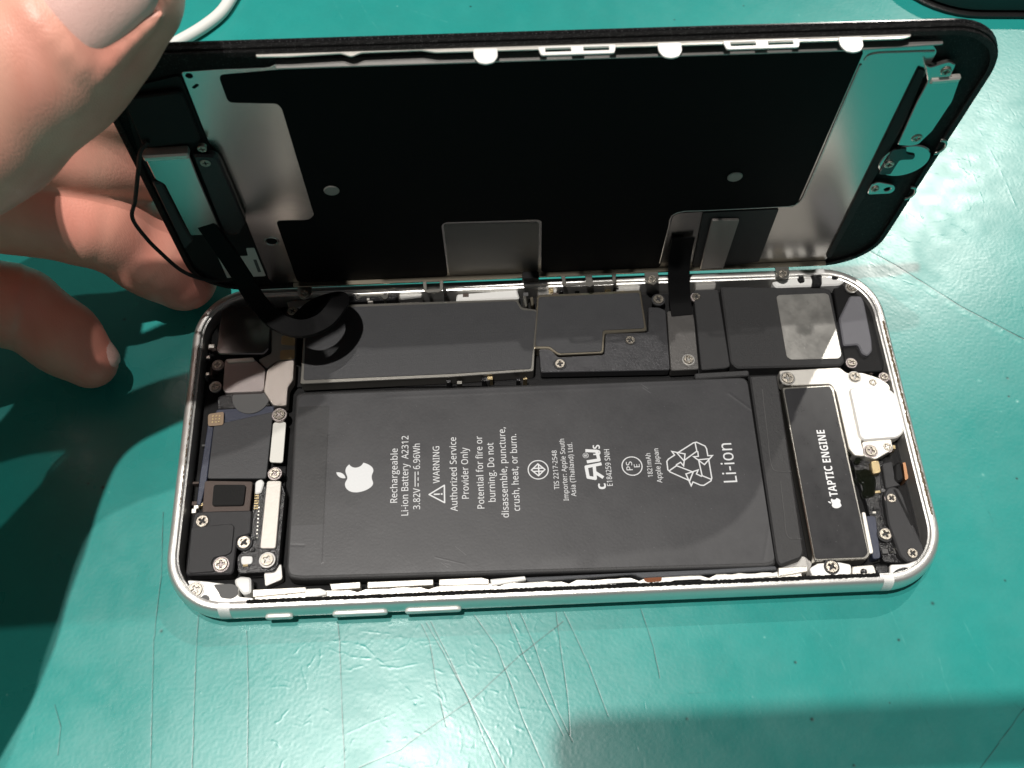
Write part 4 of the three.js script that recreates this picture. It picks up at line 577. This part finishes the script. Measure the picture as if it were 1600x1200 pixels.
    vid[ci(i, j, k)] = P.length / 3; P.push(lo[0] + (i + sx / n) * cell, lo[1] + (j + sy / n) * cell, lo[2] + (k + sz / n) * cell);
  }
  const quad = (a, b, c, d, flip) => { if (a < 0 || b < 0 || c < 0 || d < 0) return; flip ? I.push(a, c, b, a, d, c) : I.push(a, b, c, a, c, d); };
  for (let i = 0; i < nx; i++) for (let j = 0; j < ny; j++) for (let k = 0; k < nz; k++) {
    const a = F[id(i, j, k)] < 0;
    if (j && k && i < nx && a !== F[id(i + 1, j, k)] < 0) quad(vid[ci(i, j - 1, k - 1)], vid[ci(i, j, k - 1)], vid[ci(i, j, k)], vid[ci(i, j - 1, k)], !a);
    if (i && k && j < ny && a !== F[id(i, j + 1, k)] < 0) quad(vid[ci(i - 1, j, k - 1)], vid[ci(i - 1, j, k)], vid[ci(i, j, k)], vid[ci(i, j, k - 1)], !a);
    if (i && j && k < nz && a !== F[id(i, j, k + 1)] < 0) quad(vid[ci(i - 1, j - 1, k)], vid[ci(i, j - 1, k)], vid[ci(i, j, k)], vid[ci(i - 1, j, k)], !a);
  }
  const nv = P.length / 3, Nn = new Float32Array(nv * 3), C = new Float32Array(nv * 3), UV = new Float32Array(nv * 2), e = 0.5;
  const flushGlowSpots = [[-58, 84, -18, 10], [-62, 78, -14, 10], [-72, 69, -8, 13], [-85, 60, 0, 12], [-66, 34, -44, 14], [-71, 8, -34, 15], [-79, 20, -36, 12], [-88, 30, -34, 12], [-86, 8, -16, 14], [-96, 16, -20, 13], [-106, 24, -20, 10], [-90, 45, -42, 14]];  // fingertip flush, plus red glow of shaded fingers and thumb underside painted in
  for (let i = 0; i < nv; i++) {
    const [x, y, z] = [P[i * 3], P[i * 3 + 1], P[i * 3 + 2]];
    let gx = field(x + e, y, z) - field(x - e, y, z), gy = field(x, y + e, z) - field(x, y - e, z), gz = field(x, y, z + e) - field(x, y, z - e); const l = Math.hypot(gx, gy, gz) || 1;
    Nn[i * 3] = gx / l; Nn[i * 3 + 1] = gy / l; Nn[i * 3 + 2] = gz / l;
    let flushAndGlow = 0; for (const [tx, ty, tz, r] of flushGlowSpots) flushAndGlow = Math.max(flushAndGlow, Math.exp(-(((x - tx) ** 2 + (y - ty) ** 2 + (z - tz) ** 2) / (r * r))));
    const b = vnoise(x / 5 + 50, (y + z * 1.3) / 5 + 50, 4096, 41) - 0.5, b2 = vnoise(x / 1.7 + 90, (z + y * 0.8) / 1.7 + 90, 4096, 42) - 0.5, f = flushAndGlow * 0.75 + b * 0.35;
    C[i * 3] = 0.85 + 0.03 * b2 + 0.01 * f; C[i * 3 + 1] = 0.455 - 0.21 * f + 0.045 * b2; C[i * 3 + 2] = 0.335 - 0.14 * f + 0.04 * b2;
    UV[i * 2] = x + y * 0.35; UV[i * 2 + 1] = z + y * 0.45;
  }
  const g = new THREE.BufferGeometry(); g.setAttribute('position', new THREE.Float32BufferAttribute(P, 3)); g.setAttribute('normal', new THREE.BufferAttribute(Nn, 3)); g.setAttribute('color', new THREE.BufferAttribute(C, 3)); g.setAttribute('uv', new THREE.BufferAttribute(UV, 2)); g.setIndex(I);
  const hand = thing('person_hand', 'bare hand gripping the raised display by its corner with thumb in front', 'hand');
  const skin = phys([1, 1, 1], 0.5, 0, { vertexColors: true, sheen: 0.3, sheenColor: lin(0.9, 0.5, 0.4), sheenRoughness: 0.5, bumpMap: per(skinTex, 9), bumpScale: 0.000028, roughnessMap: per(smudgeTex, 12) });
  mesh('hand_skin', metres(g), skin, hand);
  // nails: curved plates set into the fingertips
  function nail(name, a0, b0, n0, L, r0, r1, half) {
    const A = new THREE.Vector3(...a0), B = new THREE.Vector3(...b0), d = B.clone().sub(A).normalize(), n = new THREE.Vector3(...n0); n.addScaledVector(d, -n.dot(d)).normalize(); const s = new THREE.Vector3().crossVectors(d, n);
    const NP = [], NI = [], NU = [], ku = 24, kv = 24;
    for (let v = 0; v <= kv; v++) for (let u = 0; u <= ku; u++) {
      let a = u / ku * 2 - 1, b = v / kv * 2 - 1; const q = Math.sqrt(Math.max(0, 1 - Math.pow(Math.abs(b), 4) * 0.55)); a *= q;
      const th = a * half, ax = (b * 0.5 + 0.5) * L, edge = Math.max(Math.pow(Math.abs(u / ku * 2 - 1), 6), Math.pow(Math.abs(b), 8)), r = r0 + (r1 - r0) * (b * 0.5 + 0.5) - edge * 0.8 - (b > 0 ? b * b * 0.7 : 0);
      const p = A.clone().addScaledVector(d, ax).addScaledVector(n, r * Math.cos(th)).addScaledVector(s, r * Math.sin(th) * 0.98);
      NP.push(p.x, p.y, p.z); NU.push(a * 8, ax);
    }
    for (let v = 0; v < kv; v++) for (let u = 0; u < ku; u++) { const k = v * (ku + 1) + u; NI.push(k, k + 1, k + ku + 1, k + 1, k + ku + 2, k + ku + 1); }
    const ng = new THREE.BufferGeometry(); ng.setAttribute('position', new THREE.Float32BufferAttribute(NP, 3)); ng.setAttribute('uv', new THREE.Float32BufferAttribute(NU, 2)); ng.setIndex(NI); ng.computeVertexNormals();
    mesh(name, metres(ng), M.nail, hand);
  }
  nail('thumbnail', [-61.9, 84.87, -21.1], [-56.4, 88.0, -23.6], [-0.117, 0.738, 0.665], 13.5, 9.5, 9.2, 0.92);
  nail('fingernail', [-92.0, 11.9, -20.3], [-87.2, 7.4, -16.4], [0.62, 0.4, -0.66], 11.4, 5.7, 5.3, 1.0);
}

// ---------- bar added out of view, shading the mat as a held phone would ----------
{
  const a = thing('added_shade_bar', 'slim black bar added out of view to cast the soft shadow on the green mat', 'shade_blocker');
  const bar = extrude(toShape(roundRect(420, 10.5, 4.6, 6).map(([x, y]) => [x, y])), 0, 6, 1.2, 3); bar.rotateX(-Math.PI / 2).translate(177, 203, 66.5); mesh('added_bar', metres(bar), M.device, a);
  mesh('added_post', metres(new THREE.CylinderGeometry(6, 6, 214, 24).translate(380, 112, 66.5)), M.device, a);  // added support for the shading bar, out of view
  mesh('added_foot', metres(new THREE.CylinderGeometry(40, 42, 5, 48).translate(380, 2.5, 66.5)), M.device, a);
}

renderer.render(scene, camera);
